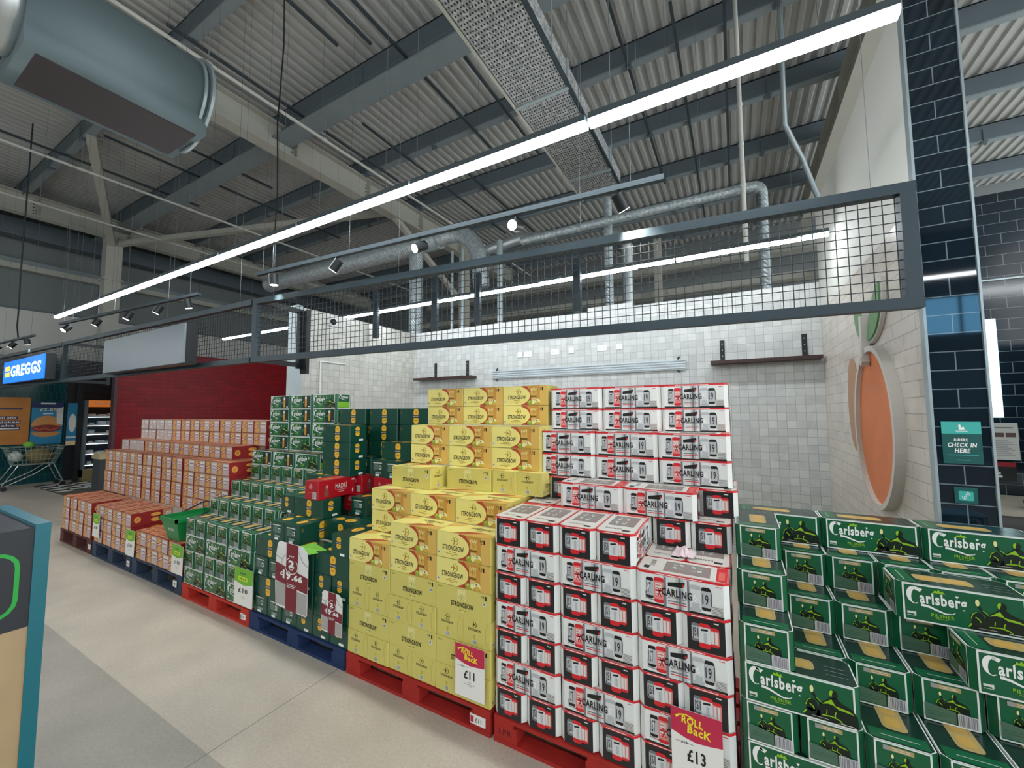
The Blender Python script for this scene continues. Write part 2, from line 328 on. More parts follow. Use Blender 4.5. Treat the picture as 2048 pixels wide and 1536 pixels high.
# cream column with braces, beyond the display
cr = empty('steel_column', (-15.9, 2.72, 0), 'cream steel column with spreading braces beyond the orange cartons', 'column'); cr['kind'] = 'structure'
MB().box(-.19, .19, -.19, .19, 0, 7.35, CREAM).box(-.24, .24, -.24, .24, 6.0, 6.05, CREAM).build('column_shaft', cr)
MB().bar((0.1, -.05, 7.15), (5.0, -1.85, 7.95), .17, .17, CREAM).build('brace', cr)
MB().bar((.1, 0.05, 7.2), (8.5, 3.35, 7.6), .15, .15, CREAM).build('brace', cr)
c2 = empty('steel_column', (-7.07, 9.5, 0), 'cream steel column far behind the tiled alcove', 'column'); c2['kind'] = 'structure'
MB().box(-.14, .14, -.14, .14, 0, 7.35, CREAM).build('column_shaft', c2)
MB().bar((0, 0, 5.6), (0, -3.4, 7.4), .14, .14, CREAM).build('brace', c2)
# pale lintel and girder lines on the far wall
b = MB(); b.box(-17.95, -17.7, -16, 14, 6.25, 6.42, CREAM); b.box(-17.95, -17.8, -16, 14, 6.42, 6.58, PURLB); struct('beam', b)
b = MB(); b.box(-17.6, -17.4, -14, 12, 7.2, 7.7, PURL); b.box(-17.7, -17.3, -14, 12, 7.16, 7.2, PURL); struct('beam', b)

for z, y in ((4.6, 11.5), (5.8, 12.5), (6.9, 13.2)):
    b = MB(); b.box(-12, 8, y, y+.25, z, z+.22, CREAM); b.box(-12, 8, y-.1, y+.35, z-.02, z, CREAM); struct('beam', b)
for x in (-1.0, 3.6): b = MB(); b.box(x, x+.22, 12, 12.22, 0, 7.9, CREAM); struct('column', b)
# ================================================================== OVERHEAD SERVICES
LED = M('lit diffuser', 'f4fbff', .4, emit=LED_POWER); HOUS = M('lamp housing', '5a6468', .4, .3)
def led(x0, x1, y, z, label, group, wires=True):
    e = empty('strip_light', ((x0+x1)/2, y, z), label, 'strip light', group); h = (x1-x0)/2-.009
    MB().box(-h, h, -.036, .036, .03, .07, HOUS).build('housing', e)
    MB().prism([(-.034, .03), (-.034, .006), (-.02, -.004), (.02, -.004), (.034, .006), (.034, .03)], -h, h, LED, axis=0).build('diffuser', e)
    if wires: [MB().tube([(q, 0, .07), (q, 0, 7.95-z)], .0018, WIRE, 4).build('suspension_wire', e) for q in ((-h*.95, h*.95) if -1 < (x0+x1)/2 < .2 else (-h*.6, h*.6))]
    return e
ord_ = ['first', 'second', 'third', 'fourth', 'fifth', 'sixth', 'seventh', 'eighth', 'ninth', 'tenth', 'eleventh', 'twelfth', 'thirteenth', 'fourteenth', 'fifteenth', 'sixteenth', 'seventeenth', 'eighteenth', 'nineteenth', 'twentieth']
x = 1.97
for k in range(8):
    led(x-1.46, x, .31, 3.6, f'lit white strip lamp over the aisle, {ord_[k]} from the navy tiled pillar', 'strip lamps over the aisle'); x -= 1.462
x = 2.15
for k in range(8):
    led(x-1.46, x, 3.02, 3.6, f'lit white strip lamp near the back wall, {ord_[k]} from the side wall', 'strip lamps near the back wall'); x -= 1.462
for y, n in ((-3.3, 15), (-6.6, 15)):  # unseen lamp rows, added to brighten the aisle and the far end
    x = 4.5
    for k in range(n): led(x-1.46, x, y, 3.6, 'added unseen strip lamp in a row behind the viewpoint', 'unseen strip lamps added behind the viewpoint', False); x -= 1.462
led(2.9, 4.36, .31, 3.6, 'lit white strip lamp beyond the navy tiled pillar', 'strip lamps over the aisle'); led(4.37, 5.83, .31, 3.6, 'lit white strip lamp past the pillar, second along', 'strip lamps over the aisle')
e = led(3.95, 5.4, 3.0, 3.72, 'lit white strip lamp by the far navy tiled wall', 'strip lamps near the back wall')

def track(name, a, bb, heads, label, glows):
    a = Vector(a); bb = Vector(bb); d = (bb-a); L = d.length; rz = math.atan2(d.y, d.x)
    e = empty(name, a, label, 'track light', 'black spotlight tracks', rz)
    MB().box(0, L, -.02, .02, -.018, .018, METDK).build('track', e)
    [MB().tube([(q, 0, .018), (q, 0, 7.95-a.z)], .0016, WIRE, 4).build('suspension_wire', e) for q in (.1, L*.33, L*.95)]
    for (t, yaw, tilt, on) in heads:
        q = Vector((cos(yaw)*sin(tilt), sin(yaw)*sin(tilt), -cos(tilt)))   # aim in track space
        h = MB(); h.tube([(t, 0, -.018), (t, 0, -.06)], .01, METBK, 8)
        p = Vector((t, 0, -.1)); h.tube([p-q*.06, p+q*.055], .044, METBK, 20)
        hb = h.build('spot_head', e)
        f = MB().tube([p+q*.0555, p+q*.058], .037, M('lit spot lens', 'fff6e6', .3, emit=32 if on else 8), 20) if True else None
        f.build('lens', hb)
        ld = bpy.data.lights.new('spot_lamp', 'SPOT'); ld.energy = SPOT_W*(1 if on else .9); ld.spot_size = radians(80); ld.spot_blend = .6; ld.color = (1, .95, .86); ld.shadow_soft_size = .04
        lo = bpy.data.objects.new('spot_lamp', ld); C.objects.link(lo); lo.parent = hb; lo.location = p+q*.07
        lo.rotation_mode = 'QUATERNION'; lo.rotation_quaternion = q.to_track_quat('-Z', 'Y')
    return e
R = radians
track('track_light', (-3.25, .38, 3.33), (.9, .64, 3.33), [(.28, R(90), R(5), 0), (1.2, R(200), R(35), 0), (2.2, R(250), R(62), 1), (3.1, R(268), R(72), 1), (3.88, R(60), R(40), 0)],
      'black spotlight track with five heads over the mesh fascia', True)
track('track_light', (-8.6, .12, 3.33), (-4.62, .42, 3.33), [(.25, R(280), R(45), 0), (1.3, R(230), R(30), 0), (2.25, R(240), R(25), 0), (3.05, R(230), R(28), 0), (3.75, R(80), R(15), 0)],
      'black spotlight track with five heads above the blank grey sign', False)
track('track_light', (-14.0, 0.0, 3.33), (-10.45, .2, 3.33), [(.6, R(280), R(20), 0), (1.5, R(250), R(40), 0), (2.4, R(240), R(35), 0), (3.2, R(90), R(10), 0)],
      'black spotlight track above the blue shop sign', False)
b = MB(); b.tube([(-3.0, .42, 7.95), (-3.03, .42, 7.0), (-2.98, .42, 5.9), (-3.03, .41, 5.0), (-3.0, .42, 4.2), (-3.02, .41, 3.36)], .008, METBK, 6)
tag(b.build('power_cable'), 'black power cable hanging from the roof to the spotlight track', 'cable')
b = MB(); b.tube([(-11.5, .15, 7.95), (-11.5, .15, 4.6), (-11.55, .17, 4.0), (-11.45, .15, 3.6), (-11.3, .15, 3.36)], .012, METDK, 6)
tag(b.build('power_cable'), 'grey power cable dropping to the track above the blue sign', 'cable')

# big air duct, top of picture
e = empty('air_duct', (-3.5, -.2, 4.95), 'large grey rounded air duct with a dark grille underneath', 'air duct')
DG = M('duct grey', '66767a', .55, .2, noise=(60, .05)); R0 = .42
prof = [(R0*cos(t), R0*sin(t)) for t in [radians(-38+256*k/24) for k in range(25)]]
pr = prof+[(-.36, -.44), (.36, -.44)]
MB().prism(pr, -1.15, 0, DG, True, 1).build('duct_shell', e)
MB().box(-.29, .29, -1.08, -.06, -.452, -.44, M('dark grille', '3a3335', .6)).build('grille', e)
b = MB(); n = 28
for r0, y in ((.47, 0), (.44, -.05)):
    b.tube([(0, y-.012, 0), (0, y+.012, 0)], r0, GALV, 40)
b.build('end_flange', e)
b = MB(); pts = []; rr = []
for k in range(40): pts.append((0, -1.15-.03*k, 0)); rr.append(.36+.018*(k % 4 in (1, 2)))
b.tube(pts, rr, M('flexible foil', 'c3c9ca', .3, .7), 28); b.build('flexible_section', e)

e = empty('ventilation_duct', (-.46, 1.0, 5.2), 'long galvanised rectangular duct with speckled perforated underside', 'duct')
MB().box(-.29, .29, -4.5, 3.0, 0, .3, PERF).build('perforated_casing', e)
b = MB()
for y in (-3.0, -1.1, .72, 2.35): b.box(-.31, .31, y, y+.04, -.015, .32, GALV)
b.box(-.33, -.3, -4.5, 3.0, -.005, .03, CREAM); b.box(.3, .33, -4.5, 3.0, -.005, .03, METDK); b.build('flange_band', e)
for y in (-2.2, .3, 2.4):
    for x in (-.315, .315): MB().tube([(x, y, .03), (x, y, 2.75)], .006, GALV, 4).build('hanger_rod', e)
def arc(c, r, a0, a1, u, v, n=8):
    c, u, v = Vector(c), Vector(u), Vector(v); return [c+u*(r*cos(a0+(a1-a0)*k/n))+v*(r*sin(a0+(a1-a0)*k/n)) for k in range(n+1)]
X, Y, Z = Vector((1, 0, 0)), Vector((0, 1, 0)), Vector((0, 0, 1))
# fat spiral duct with a drop and a bend
e = empty('spiral_duct', (-4.9, 4.6, 5.45), 'fat spiral steel duct running above the back wall with a vertical drop', 'duct')
MB().tube([(-5.6, 0, .1), (.7, 0, .1)], .21, SPIRAL, 24).build('main_run', e)
MB().tube([(.7, 0, .1)]+arc((1.0, 0, -.6), .72, R(100), R(15), X, Z)+[(1.72, .1, -1.1)], .17, SPIRAL, 20).build('bend', e)
MB().tube([(0.05, 0, -.1), (0.05, 0, -2.05)], .15, SPIRAL, 20).build('drop', e)
MB().tube([(1.5, .15, -.35), (2.6, .15, -.25), (3.3, .25, -.3)], .1, M('flexible foil duct', 'b8c0c2', .35, .7), 16).build('flexible_branch', e)
b = MB(); b.tube([(-.61, 4.85, 0.0), (-.61, 4.85, 5.6)], .075, SPIRAL, 16)
tag(b.build('vertical_duct'), 'vertical galvanised pipe standing behind the middle of the back wall', 'duct')
b = MB(); pts = [(-.34, 5.08, 0.0)]+[(-.34, 5.08, 3.4+.02*k) for k in range(1, 66)]+[Vector(p) for p in arc((-.69, 5.08, 4.72), .35, 0, R(90), X, Z)][1:]
b.tube(pts, [.085+.012*(k % 2) for k in range(len(pts))], M('flexible foil duct', 'b8c0c2', .35, .7), 16)
tag(b.build('flexible_duct'), 'ribbed flexible duct curving down beside the vertical galvanised pipe', 'duct')
b = MB(); b.tube([(1.69, 4.6, 3.4), (1.69, 4.6, 4.95)]+arc((1.57, 4.6, 4.95), .12, 0, R(90), X, Z)+[(-2.2, 4.6, 5.07)], .075, SPIRAL, 18)
tag(b.build('elbow_duct'), 'galvanised duct rising from the back wall and turning along it', 'duct')
for x in (-2.47, -3.55, -3.3):
    b = MB(); b.tube([(x, 4.235 if x > -3 else 4.21, 3.0), (x, 4.235 if x > -3 else 4.21, 5.0)], .055 if x > -3 else .03, GALV, 10)
    tag(b.build('conduit'), {-2.47: 'slim galvanised conduit rising behind the back wall', -3.55: 'thin steel rod nearest the fat vertical duct', -3.3: 'thin steel rod between the fat duct and slim conduit'}[x], 'conduit')
for i, (x, z1) in enumerate(((-4.2, 3.95), (-2.88, 3.98), (-2.06, 3.9), (-.5, 3.82))):
    b = MB(); b.box(x-.05, x+.05, 2.87, 2.93, 3.12, z1, METDK); b.tube([(x, 2.9, z1), (x, 2.9, 7.95)], .002, WIRE, 4)
    tag(b.build('hanging_post'), f'dark slate square post hanging behind the mesh fascia, {ord_[3-i]} from the pillar', 'post', 'slate posts hanging behind the mesh')
b = MB(); b.tube([(-3.6, .5, 5.9)]+[(1.95, 6.2+.0*k, 6.0) for k in range(1)], .01, WPIPE, 6) if False else None
b = MB(); b.tube([(2.55, 5.6, 4.0), (2.5, 5.5, 5.0), (2.3, 5.4, 5.7), (2.05, 5.0, 6.1), (2.05, 4.86, 7.93)], .035, GALV, 10)
tag(b.build('curved_conduit'), 'curved grey conduit beside the cream rafter above the alcove', 'conduit')

# ================================================================== MESH FASCIA
def fascia(a, bb, zb, zt, label, posts, ret=None):
    a = Vector((a[0], a[1], 0)); bb = Vector((bb[0], bb[1], 0)); d = bb-a; L = d.length; rz = math.atan2(d.y, d.x)
    e = empty('mesh_fascia', (a.x, a.y, zb), label, 'mesh panel', 'slate mesh fascia panels over the bays', rz); H = zt-zb
    MB().box(0, L, -.03, .03, 0, .06, METDK).build('bottom_rail', e); MB().box(0, L, -.03, .03, H-.06, H, METDK).build('top_rail', e)
    for x in posts: MB().box(x-.035, x+.035, -.03, .03, .06, H-.06, METDK).build('post', e)
    m = MB(); w = .0022; k = .055; MW = M('mesh wire', '23292c', .5, .3)
    while k < L: m.box(k-w, k+w, -w, w, .05, H-.05, MW); k += .055
    k = .06
    while k < H: m.box(0, L, -w-.004, w-.004, k-w, k+w, MW); k += .0545
    m.build('wire_mesh', e)
    if ret:
        x, dy = ret
        q = MB(); q.box(x-.025, x+.025, .03, dy, 0, .05, METBK).box(x-.025, x+.025, .03, dy, H-.05, H, METBK).box(x-.03, x+.03, dy, dy+.05, -.02, H, METBK); q.build('return_rail', e)
    x = .3
    while x < L: MB().tube([(x, 0, H), (x, 0, 7.95-zb)], .0016, WIRE, 4).build('suspension_wire', e); x += 1.7
    return e
fascia((-3.4, .45), (2.165, .955), 2.38, 3.09, 'slate framed wire mesh panel spanning the tiled alcove to the navy pillar', (.035, 5.55), (.06, .5))
fascia((-9.1, .30), (-3.43, .45), 2.38, 3.09, 'slate framed wire mesh panel carrying the blank grey sign', (.035,), (.06, .55))
fascia((-14.6, .12), (-9.13, .30), 2.38, 3.09, 'slate framed wire mesh panel carrying the lit blue sign', (.03,))
b = MB(); b.box(-3.40, -3.28, 1.0, 1.04, 2.3, 3.08, METBK); tag(b.build('bracket_panel'), 'narrow black upright panel closing the end of the mesh fascia', 'panel')
# blank grey sign & blue lit sign
e = empty('blank_sign', (BX, .22, 2.425), 'blank grey rectangular sign hung on the mesh fascia', 'sign')
MB().box(-1.25, 1.25, 0, .02, 0, .48, M('sign grey', '7b868c', .35)).build('sign_face', e)
MB().box(-1.25, 1.26, .02, .13, -.01, .49, METBK).build('sign_box', e)
e = empty('shop_sign', (GX, .10, 2.45), 'lit blue sign with white lettering and four yellow squares', 'sign')
BLU = M('sign blue', '0f62d6', .3, emit=.9); WL = M('sign lit white', 'e4f4ff', .3, emit=1.1); YL = M('sign lit yellow', 'f3b92e', .3, emit=.8)
MB().box(-1.33, 1.35, .02, .14, -.01, .44, METBK).build('sign_box', e)
b = MB(); b.box(-1.33, 1.33, 0, .02, 0, .43, BLU); b.build('sign_face', e)
b = MB(); F = FR((-1.33, 0, 0), X, Z); b.text(F, 'GREGGS', .56, .11, 1.95, .22, WL, 4, .05)
for i in (0, 1):
    for j in (0, 1): b.rect(F, .13+.19*i, .12+.12*j, .16, .09, YL, 4)
b.build('lettering', e)

# ================================================================== ALCOVE WALL FITTINGS
WD = M('dark walnut', '3a221f', .4, noise=(14, .25))
for x0, x1, p0, p1, lab in ((-4.2, -2.85, -3.8, -3.05, 'dark wooden shelf on two black brackets near the alcove corner'), (.98, 2.17, 1.12, 2.02, 'dark wooden shelf on two black brackets beside the orange picture wall')):
    e = empty('wall_shelf', (0, 4.04, 2.46), lab, 'shelf', 'dark shelves on the back wall')
    MB().box(x0, x1, -.2, -.002, -.02, .02, WD).build('shelf_board', e)
    for q in (p0, p1):
        bb = MB().box(q-.028, q+.028, -.012, -.002, .02, .31, METBK).box(q-.028, q+.028, -.19, -.002, .02, .026, METBK)
        for z in (.09, .17, .25): bb.box(q-.006, q+.006, -.015, -.012, z, z+.012, GALV)
        bb.build('bracket', e)
e = empty('wall_rail', (-.92, 4.04, 2.4), 'long white slatted aluminium rail fixed on the back wall', 'rail'); RW = M('white aluminium', 'c9d2d6', .35, .2)
b = MB(); b.box(-1.58, 1.58, -.03, -.002, .0, .15, RW)
for z in (.02, .055, .09, .125): b.box(-1.58, 1.58, -.045, -.03, z, z+.014, RW)
b.build('rail_body', e)
for x in (-1.48, 1.48):
    q = MB().tube([(x, -.05, .15), (x+.03, -.06, .18)], .014, METDK, 8).tube([(x, -.05, -.01), (x+.03, -.06, -.035)], .014, METDK, 8); q.build('clip', e)
SOC = M('socket white', 'f2f5f6', .35)
for k, (x, w) in enumerate(((-1.95, .09), (-1.8, .15), (-1.3, .15), (-1.02, .09), (-.52, .15), (-.25, .09))):
    e = tag(MB().box(x-w/2, x+w/2, 4.026, 4.039, 2.755, 2.845, SOC).build('wall_socket'), f'white {"double" if w > .1 else "single"} wall socket above the rail, {ord_[k]} along from the alcove corner', 'socket', 'white wall sockets')
    q = MB(); nn = 2 if w > .1 else 1
    for i in range(nn):
        cx = x+(i-(nn-1)/2)*.07
        for dx, dz in ((-.011, -.01), (.011, -.01), (0, .01)): q.box(cx+dx-.002, cx+dx+.002, 4.0255, 4.0262, 2.80+dz-.005, 2.80+dz+.005, BLACK)
    q.build('pin_holes', e)
e = empty('security_camera', (-4.36, 2.13, 3.27), 'small white dome camera high on the alcove side wall', 'camera')
MB().tube([(.0, 0, 0), (.05, 0, 0)], .07, SOC, 20).build('housing', e)
MB().tube([(.05, 0, 0), (.07, 0, 0), (.095, 0, 0), (.105, 0, 0)], [.052, .048, .03, .008], BLACK, 18).build('dome', e)
b = MB(); b.tube([(-4.345, 1.95, 2.05), (-4.345, 1.95, 2.62), (-4.345, 2.4, 2.62)], .012, SOC, 6); tag(b.build('trunking'), 'thin white cable trunking on the alcove side wall', 'trunking')
# painted orange fruit sign on the right wall (frame, stalk, leaves)
e = empty('fruit_sign', (2.2, 1.95, 1.7), 'large orange fruit wall sign with green leaves and pale rim', 'sign')
F = FR((-.002, .62, -.7), -Y, Z); ORG = M('orange panel', 'd97a45', .5, noise=(5, .14)); PAL = M('pale rim', 'c9c5bd', .5); GRN = M('leaf green', '5f8a5a', .5, noise=(9, .2))
def ring(mb, cx, cz, ry, rz, w, d, mt, n=48):
    vs = []; fs = []
    for k in range(n):
        t = 2*pi*k/n
        for rr, dd in ((1, 0), (1, -d), (0, -d), (0, 0)):
            vs.append((dd, cx+(ry-w*(1-rr))*cos(t), cz+(rz-w*(1-rr))*sin(t)))
    for k in range(n):
        for j in range(4): fs.append((4*k+j, 4*k+(j+1) % 4, 4*((k+1) % n)+(j+1) % 4, 4*((k+1) % n)+j))
    mb.add(vs, fs, mt, False)
b = MB(); b.prism([(.46*cos(2*pi*k/40), .58*sin(2*pi*k/40)) for k in range(40)], -.03, -.003, ORG, axis=0); b.build('fruit_panel', e)
b = MB(); ring(b, 0, 0, .49, .61, .04, .06, PAL); b.build('rim', e)
b = MB(); b.bar((-.05, .1, .52), (-.05, .08, .86), .05, .05, PAL); b.bar((-.06, .1, .52), (-.06, .06, .48), .05, .05, PAL); b.build('stalk', e)
def leaf(c, L, wd, ang):
    p = []
    for k in range(13): t = k/12; p.append((L*(t-.0), wd*sin(pi*t)**.8))
    for k in range(11, 0, -1): t = k/12; p.append((L*t, -wd*sin(pi*t)**.8*.55))
    q = [(c[0]+x*cos(ang)-y*sin(ang), c[1]+x*sin(ang)+y*cos(ang)) for x, y in p]
    cx = sum(a[0] for a in q)/len(q); cy = sum(a[1] for a in q)/len(q)
    big = [(cx+(a[0]-cx)*1.22, cy+(a[1]-cy)*1.14) for a in q]
    o = MB().prism(big, -.028, -.003, PAL, axis=0).build('leaf', e)
    MB().prism(q, -.04, -.028, GRN, axis=0).build('leaf_panel', o)
leaf((.12, .64), .42, .12, R(45)); leaf((.06, .66), .5, .13, R(132))
b = MB(); b.prism([(.75+.2*cos(2*pi*k/32), .18+.42*sin(2*pi*k/32)) for k in range(32)], -.008, -.002, M('faded fruit print', 'b08a6e', .6, noise=(5, .12)), axis=0); b.build('painted_fruit', e)

# notices on the pillar and side room
DT = M('notice teal', '0c5450', .35); LT = M('notice light teal', '3fb0a5', .35)
e = tag(MB().box(2.23, 2.382, 1.052, 1.059, 1.535, 1.76, DT).build('wall_notice'), 'dark teal notice telling riders to check in on the navy pillar', 'notice')
b = MB(); F = FR((2.23, 1.052, 1.535), X, Z); b.rect(F, 0, .16, .152, .065, LT, 1)
b.text(F, 'RIDERS,', .045, .117, .055, .018, WHITE, 2, .05, 0, .2); b.text(F, 'CHECK IN', .02, .088, .112, .024, WHITE, 2, .05, 0, .2); b.text(F, 'HERE', .045, .058, .062, .024, WHITE, 2, .05, 0, .2)
b.rect(F, .02, .045, .115, .003, LT, 2); b.dec(F, [(.068, .182), (.09, .182), (.086, .2), (.078, .193), (.074, .21), (.066, .207)], WHITE, 3); b.rect(F, .055, .173, .045, .003, WHITE, 3); b.rect(F, .05, .018, .05, .003, LT, 2)
b.build('print', e)
e = tag(MB().box(2.262, 2.35, 1.053, 1.059, 1.325, 1.41, DT).build('wall_notice'), 'small teal square contactless sticker low on the navy pillar', 'notice')
b = MB(); F = FR((2.262, 1.053, 1.325), X, Z); b.rrect(F, .016, .016, .056, .05, .006, LT, 1)
for r0 in (.006, .013, .02): b.stroke(F, [(.04+r0*cos(t), .042+r0*sin(t)) for t in (R(10), R(40), R(70))], .003, WHITE, 2); b.stroke(F, [(.048-r0*cos(t), .04-r0*sin(t)) for t in (R(10), R(40), R(70))], .003, WHITE, 2)
b.build('print', e)
LW = M('lit white panel', 'c6ecf2', .4, emit=1.0)
b = MB(); b.box(3.2, 3.42, 3.46, 3.484, 1.75, 2.68, LW); tag(b.build('light_panel'), 'glowing pale blue upright panel on the far navy wall', 'light panel')
e = tag(MB().box(3.25, 3.5, 3.46, 3.484, 1.36, 1.70, M('paper', 'c3c6c2', .6)).build('wall_poster'), 'pale grey text poster with three small pictures on the far navy wall', 'poster')
b = MB(); F = FR((3.25, 3.46, 1.36), X, Z)
for i in range(3): b.rect(F, .02+.075*i, .21, .065, .04, M('photo brown', '5b4640', .6), 1)
for k in range(9): b.rect(F, .03, .04+.017*k, .19-.02*(k % 3), .004, SILVD, 1)
b.rect(F, .03, .29, .19, .012, SILVD, 1); b.build('print', e)
e = tag(MB().box(3.18, 3.46, 3.44, 3.484, 1.17, 1.34, BLACK).build('counter_sign'), 'black and maroon sign under the text poster', 'sign')
b = MB(); F = FR((3.18, 3.44, 1.17), X, Z); b.rect(F, .0, .13, .28, .04, REDD, 1); b.rect(F, .12, .03, .07, .02, OFFW, 1); b.rect(F, .145, .05, .02, .05, OFFW, 1); b.rect(F, .13, .06, .05, .018, OFFW, 2); b.build('print', e)
e = empty('counter', (3.6, 2.9, 0), 'beige topped service counter beyond the navy pillar', 'counter')
MB().box(-.9, 1.5, -.25, .55, 0, 1.0, M('counter body', '4b4a48', .5)).build('counter_body', e)
MB().box(-.92, 1.52, -.27, .57, 1.0, 1.04, M('counter top', '9a9384', .4)).build('worktop', e)
e = empty('till', (3.35, 2.4, 0), 'dark grey till unit in front of the beige counter', 'till')
MB().box(-.45, .9, -.12, .2, 0, .86, METBK).box(-.4, .8, -.14, -.12, .3, .7, M('till grey', '55585a', .4)).build('body', e); MB().box(-.4, .5, -.14, .1, .86, .93, METBK).build('keyboard', e)
tag(MB().tube([(3.3, 2.78, 1.04), (3.3, 2.78, 1.09), (3.31, 2.78, 1.13)], [.07, .085, .03], M('teal cloth', '1f5f66', .8, bump=(30, .6)), 12).build('cleaning_cloth'), 'crumpled teal cloth lying on the beige counter', 'cloth')
e = empty('fabric_screen', (3.85, 2.9, 0), 'grey fabric covered rounded screen beyond the pillar', 'screen')
MB().prism([(3.42-3.85+.3, 1.2), (.9, .9), (.9, 2.55), (-.22, 2.5), (-.3, 2.4)], -.40, -.32, M('grey fabric', '6a6f7c', .9, noise=(40, .08)), axis=1).build('fabric', e)
MB().box(-.3, .9, -.4, -.32, 2.5, 2.53, METBK).build('top_bar', e)
# ================================================================== CARTONS
def faces4(Wd, D, H):
    return dict(f=FR((-Wd/2, -D/2, 0), X, Z), b=FR((Wd/2, D/2, 0), -X, Z), l=FR((-Wd/2, D/2, 0), -Y, Z), r=FR((Wd/2, -D/2, 0), Y, Z), t=FR((-Wd/2, -D/2, H), X, Y))
def can(b, F, x, y, w, h, body, cap, layer=1, cap2=None):
    b.rrect(F, x, y, w, h, w*.22, cap, layer); b.rect(F, x, y+h*.14, w, h*.70, body, layer+1)
    if cap2: b.rect(F, x, y+h*.05, w, h*.16, cap2, layer+2)
def frac(F, w, h): return lambda x: x*w, lambda y: y*h
# white and red lager carton (long side printed with cans, short side black)
def carling():
    Wd, D, H = .397, .197, .1535; b = MB(); CW = M('carton white', 'e6e7e3', .35, noise=(60, .05)); ch = .023
    b.box(-Wd/2, Wd/2, -D/2, D/2, .002, H, CW, ch); FF = faces4(Wd, D, H)
    for k in 'fb':
        F = FF[k]; w = Wd
        b.rect(F, ch, H-.011, w-2*ch, .011, RED, 1); b.rect(F, .09, H-.0075, .2, .003, WHITE, 2); b.rect(F, ch, 0.002, w-2*ch, .009, BLACK, 1)
        can(b, F, .048, .03, .033, .095, SILV, BLACK, 1); b.rect(F, .052, .06, .012, .05, SILVL, 4); b.text(F, '1ST', .05, .055, .02, .048, BLACK, 5, .02)
        b.stroke(F, [(.047, .06), (.047, .028), (.09, .024)], .003, BLACK, 3)
        can(b, F, .084, .016, .043, .115, M('print pink', 'e88a86', .4), RED, 2); b.rect(F, .09, .05, .028, .055, OFFW, 4); b.text(F, 'X', .098, .045, .02, .04, RED, 6, .05); b.rect(F, .09, .07, .03, .006, RED, 6)
        for q in range(4): b.rect(F, .092, .055+.013*q, .022, .003, RED, 6)
        for x, cw, mm in ((.127, .011, SILVD), (.138, .022, SILVL), (.16, .020, OFFW), (.18, .012, SILV), (.192, .010, SILVD), (.202, .012, SILV), (.214, .014, SILVL), (.228, .008, SILVD)):
            b.rect(F, x, .006, cw, H-.0185, mm, 5)
        b.dec(F, [(.146, .1), (.208, .103), (.218, .112), (.219, .13), (.146, .118)], BLACK, 6)
        b.ell(F, .212, .113, .005, .006, RED, 7, 10)
        can(b, F, .239, .012, .046, .115, SILVL, SILV, 4); b.text(F, '6', .25, .058, .018, .03, WHITE, 8, .05); b.rect(F, .248, .02, .03, .03, SILV, 7)
        can(b, F, .287, .024, .036, .1, SILV, BLACK, 3); b.text(F, '19', .29, .05, .024, .045, BLACK, 6, .02); b.stroke(F, [(.323, .115), (.326, .1), (.326, .045)], .003, BLACK, 5)
        b.text(F, 'CARLING', .118, .056, .13, .035, BLACK, 9, .05)
        b.rect(F, .145, .050, .08, .003, SILVD, 8); b.rect(F, .145, .034, .075, .005, SILVD, 8); b.rect(F, .145, .024, .08, .004, M('print pink'), 8) if False else b.rect(F, .145, .024, .08, .004, RED, 8)
        b.rect(F, .327, .012, .045, .04, OFFW, 6)
        for q in range(6): b.rect(F, .329, .014+.0062*q, .041, .0028, SILVD, 7)
        b.rect(F, .345, .132, .022, .003, RED, 2)
    for k in 'lr':
        F = FF[k]; w = D
        b.rect(F, ch, .002, w-2*ch, H-.013, M('carton black', '201f21', .35), 1); b.rect(F, ch, H-.011, w-2*ch, .011, RED, 1); b.rect(F, .04, H-.0075, .1, .003, WHITE, 2)
        can(b, F, .04, .04, .032, .078, SILV, SILVD, 2); b.text(F, 'JS1', .043, .05, .024, .05, BLACK, 5, .02, 0)
        can(b, F, .112, .03, .038, .082, M('print pink', 'e88a86', .4), RED, 2); b.rect(F, .118, .045, .012, .05, OFFW, 5); b.rect(F, .134, .045, .01, .05, OFFW, 5)
        can(b, F, .07, .018, .046, .105, SILVL, RED, 5, RED); b.dec(F, [(.078, .09), (.106, .093), (.106, .102), (.078, .098)], BLACK, 8); b.rect(F, .09, .045, .012, .04, SILV, 8)
        b.rect(F, .13, .128, .02, .005, OFFW, 2)
    for sx in (-1, 1):
        for sy in (-1, 1):  # red cap on chamfer tops
            b.add([(sx*(Wd/2-ch+.0003), sy*(D/2+.0006), H-.011), (sx*(Wd/2+.0006), sy*(D/2-ch+.0003), H-.011), (sx*(Wd/2+.0006), sy*(D/2-ch+.0003), H), (sx*(Wd/2-ch+.0003), sy*(D/2+.0006), H)], [(0, 1, 2, 3)], RED)
    F = FF['t']; TT = M('carton top cream', 'dedad0', .4)
    b.dec(F, [(ch, .001), (Wd-ch, .001), (Wd-.001, ch), (Wd-.001, D-ch), (Wd-ch, D-.001), (ch, D-.001), (.001, D-ch), (.001, ch)], RED, 1)
    b.dec(F, [(ch, .005), (Wd-ch, .005), (Wd-.005, ch), (Wd-.005, D-ch), (Wd-ch, D-.005), (ch, D-.005), (.005, D-ch), (.005, ch)], TT, 2)
    G = FR(F[0]+X*.02+Y*.0, Y, -X)   # reads from the -X end
    b.text(FR(F[0], Y, -X), 'CARLING', .075, -.075, .085, .022, BLACK, 3, .02); b.dec(F, [(.03, .035), (.055, .03), (.058, .07), (.03, .07)], BLACK, 3)
    b.rect(F, .12, .03, .2, .135, M('print warm grey', '8d8983', .5), 3)
    for i in range(7):
        for j in range(3): b.rect(F, .13+.027*i, .04+.042*j, .018, .006 if (i+j) % 2 else .018, OFFW if (i*j) % 3 else M('print dusk pink', 'b07a74', .5), 4)
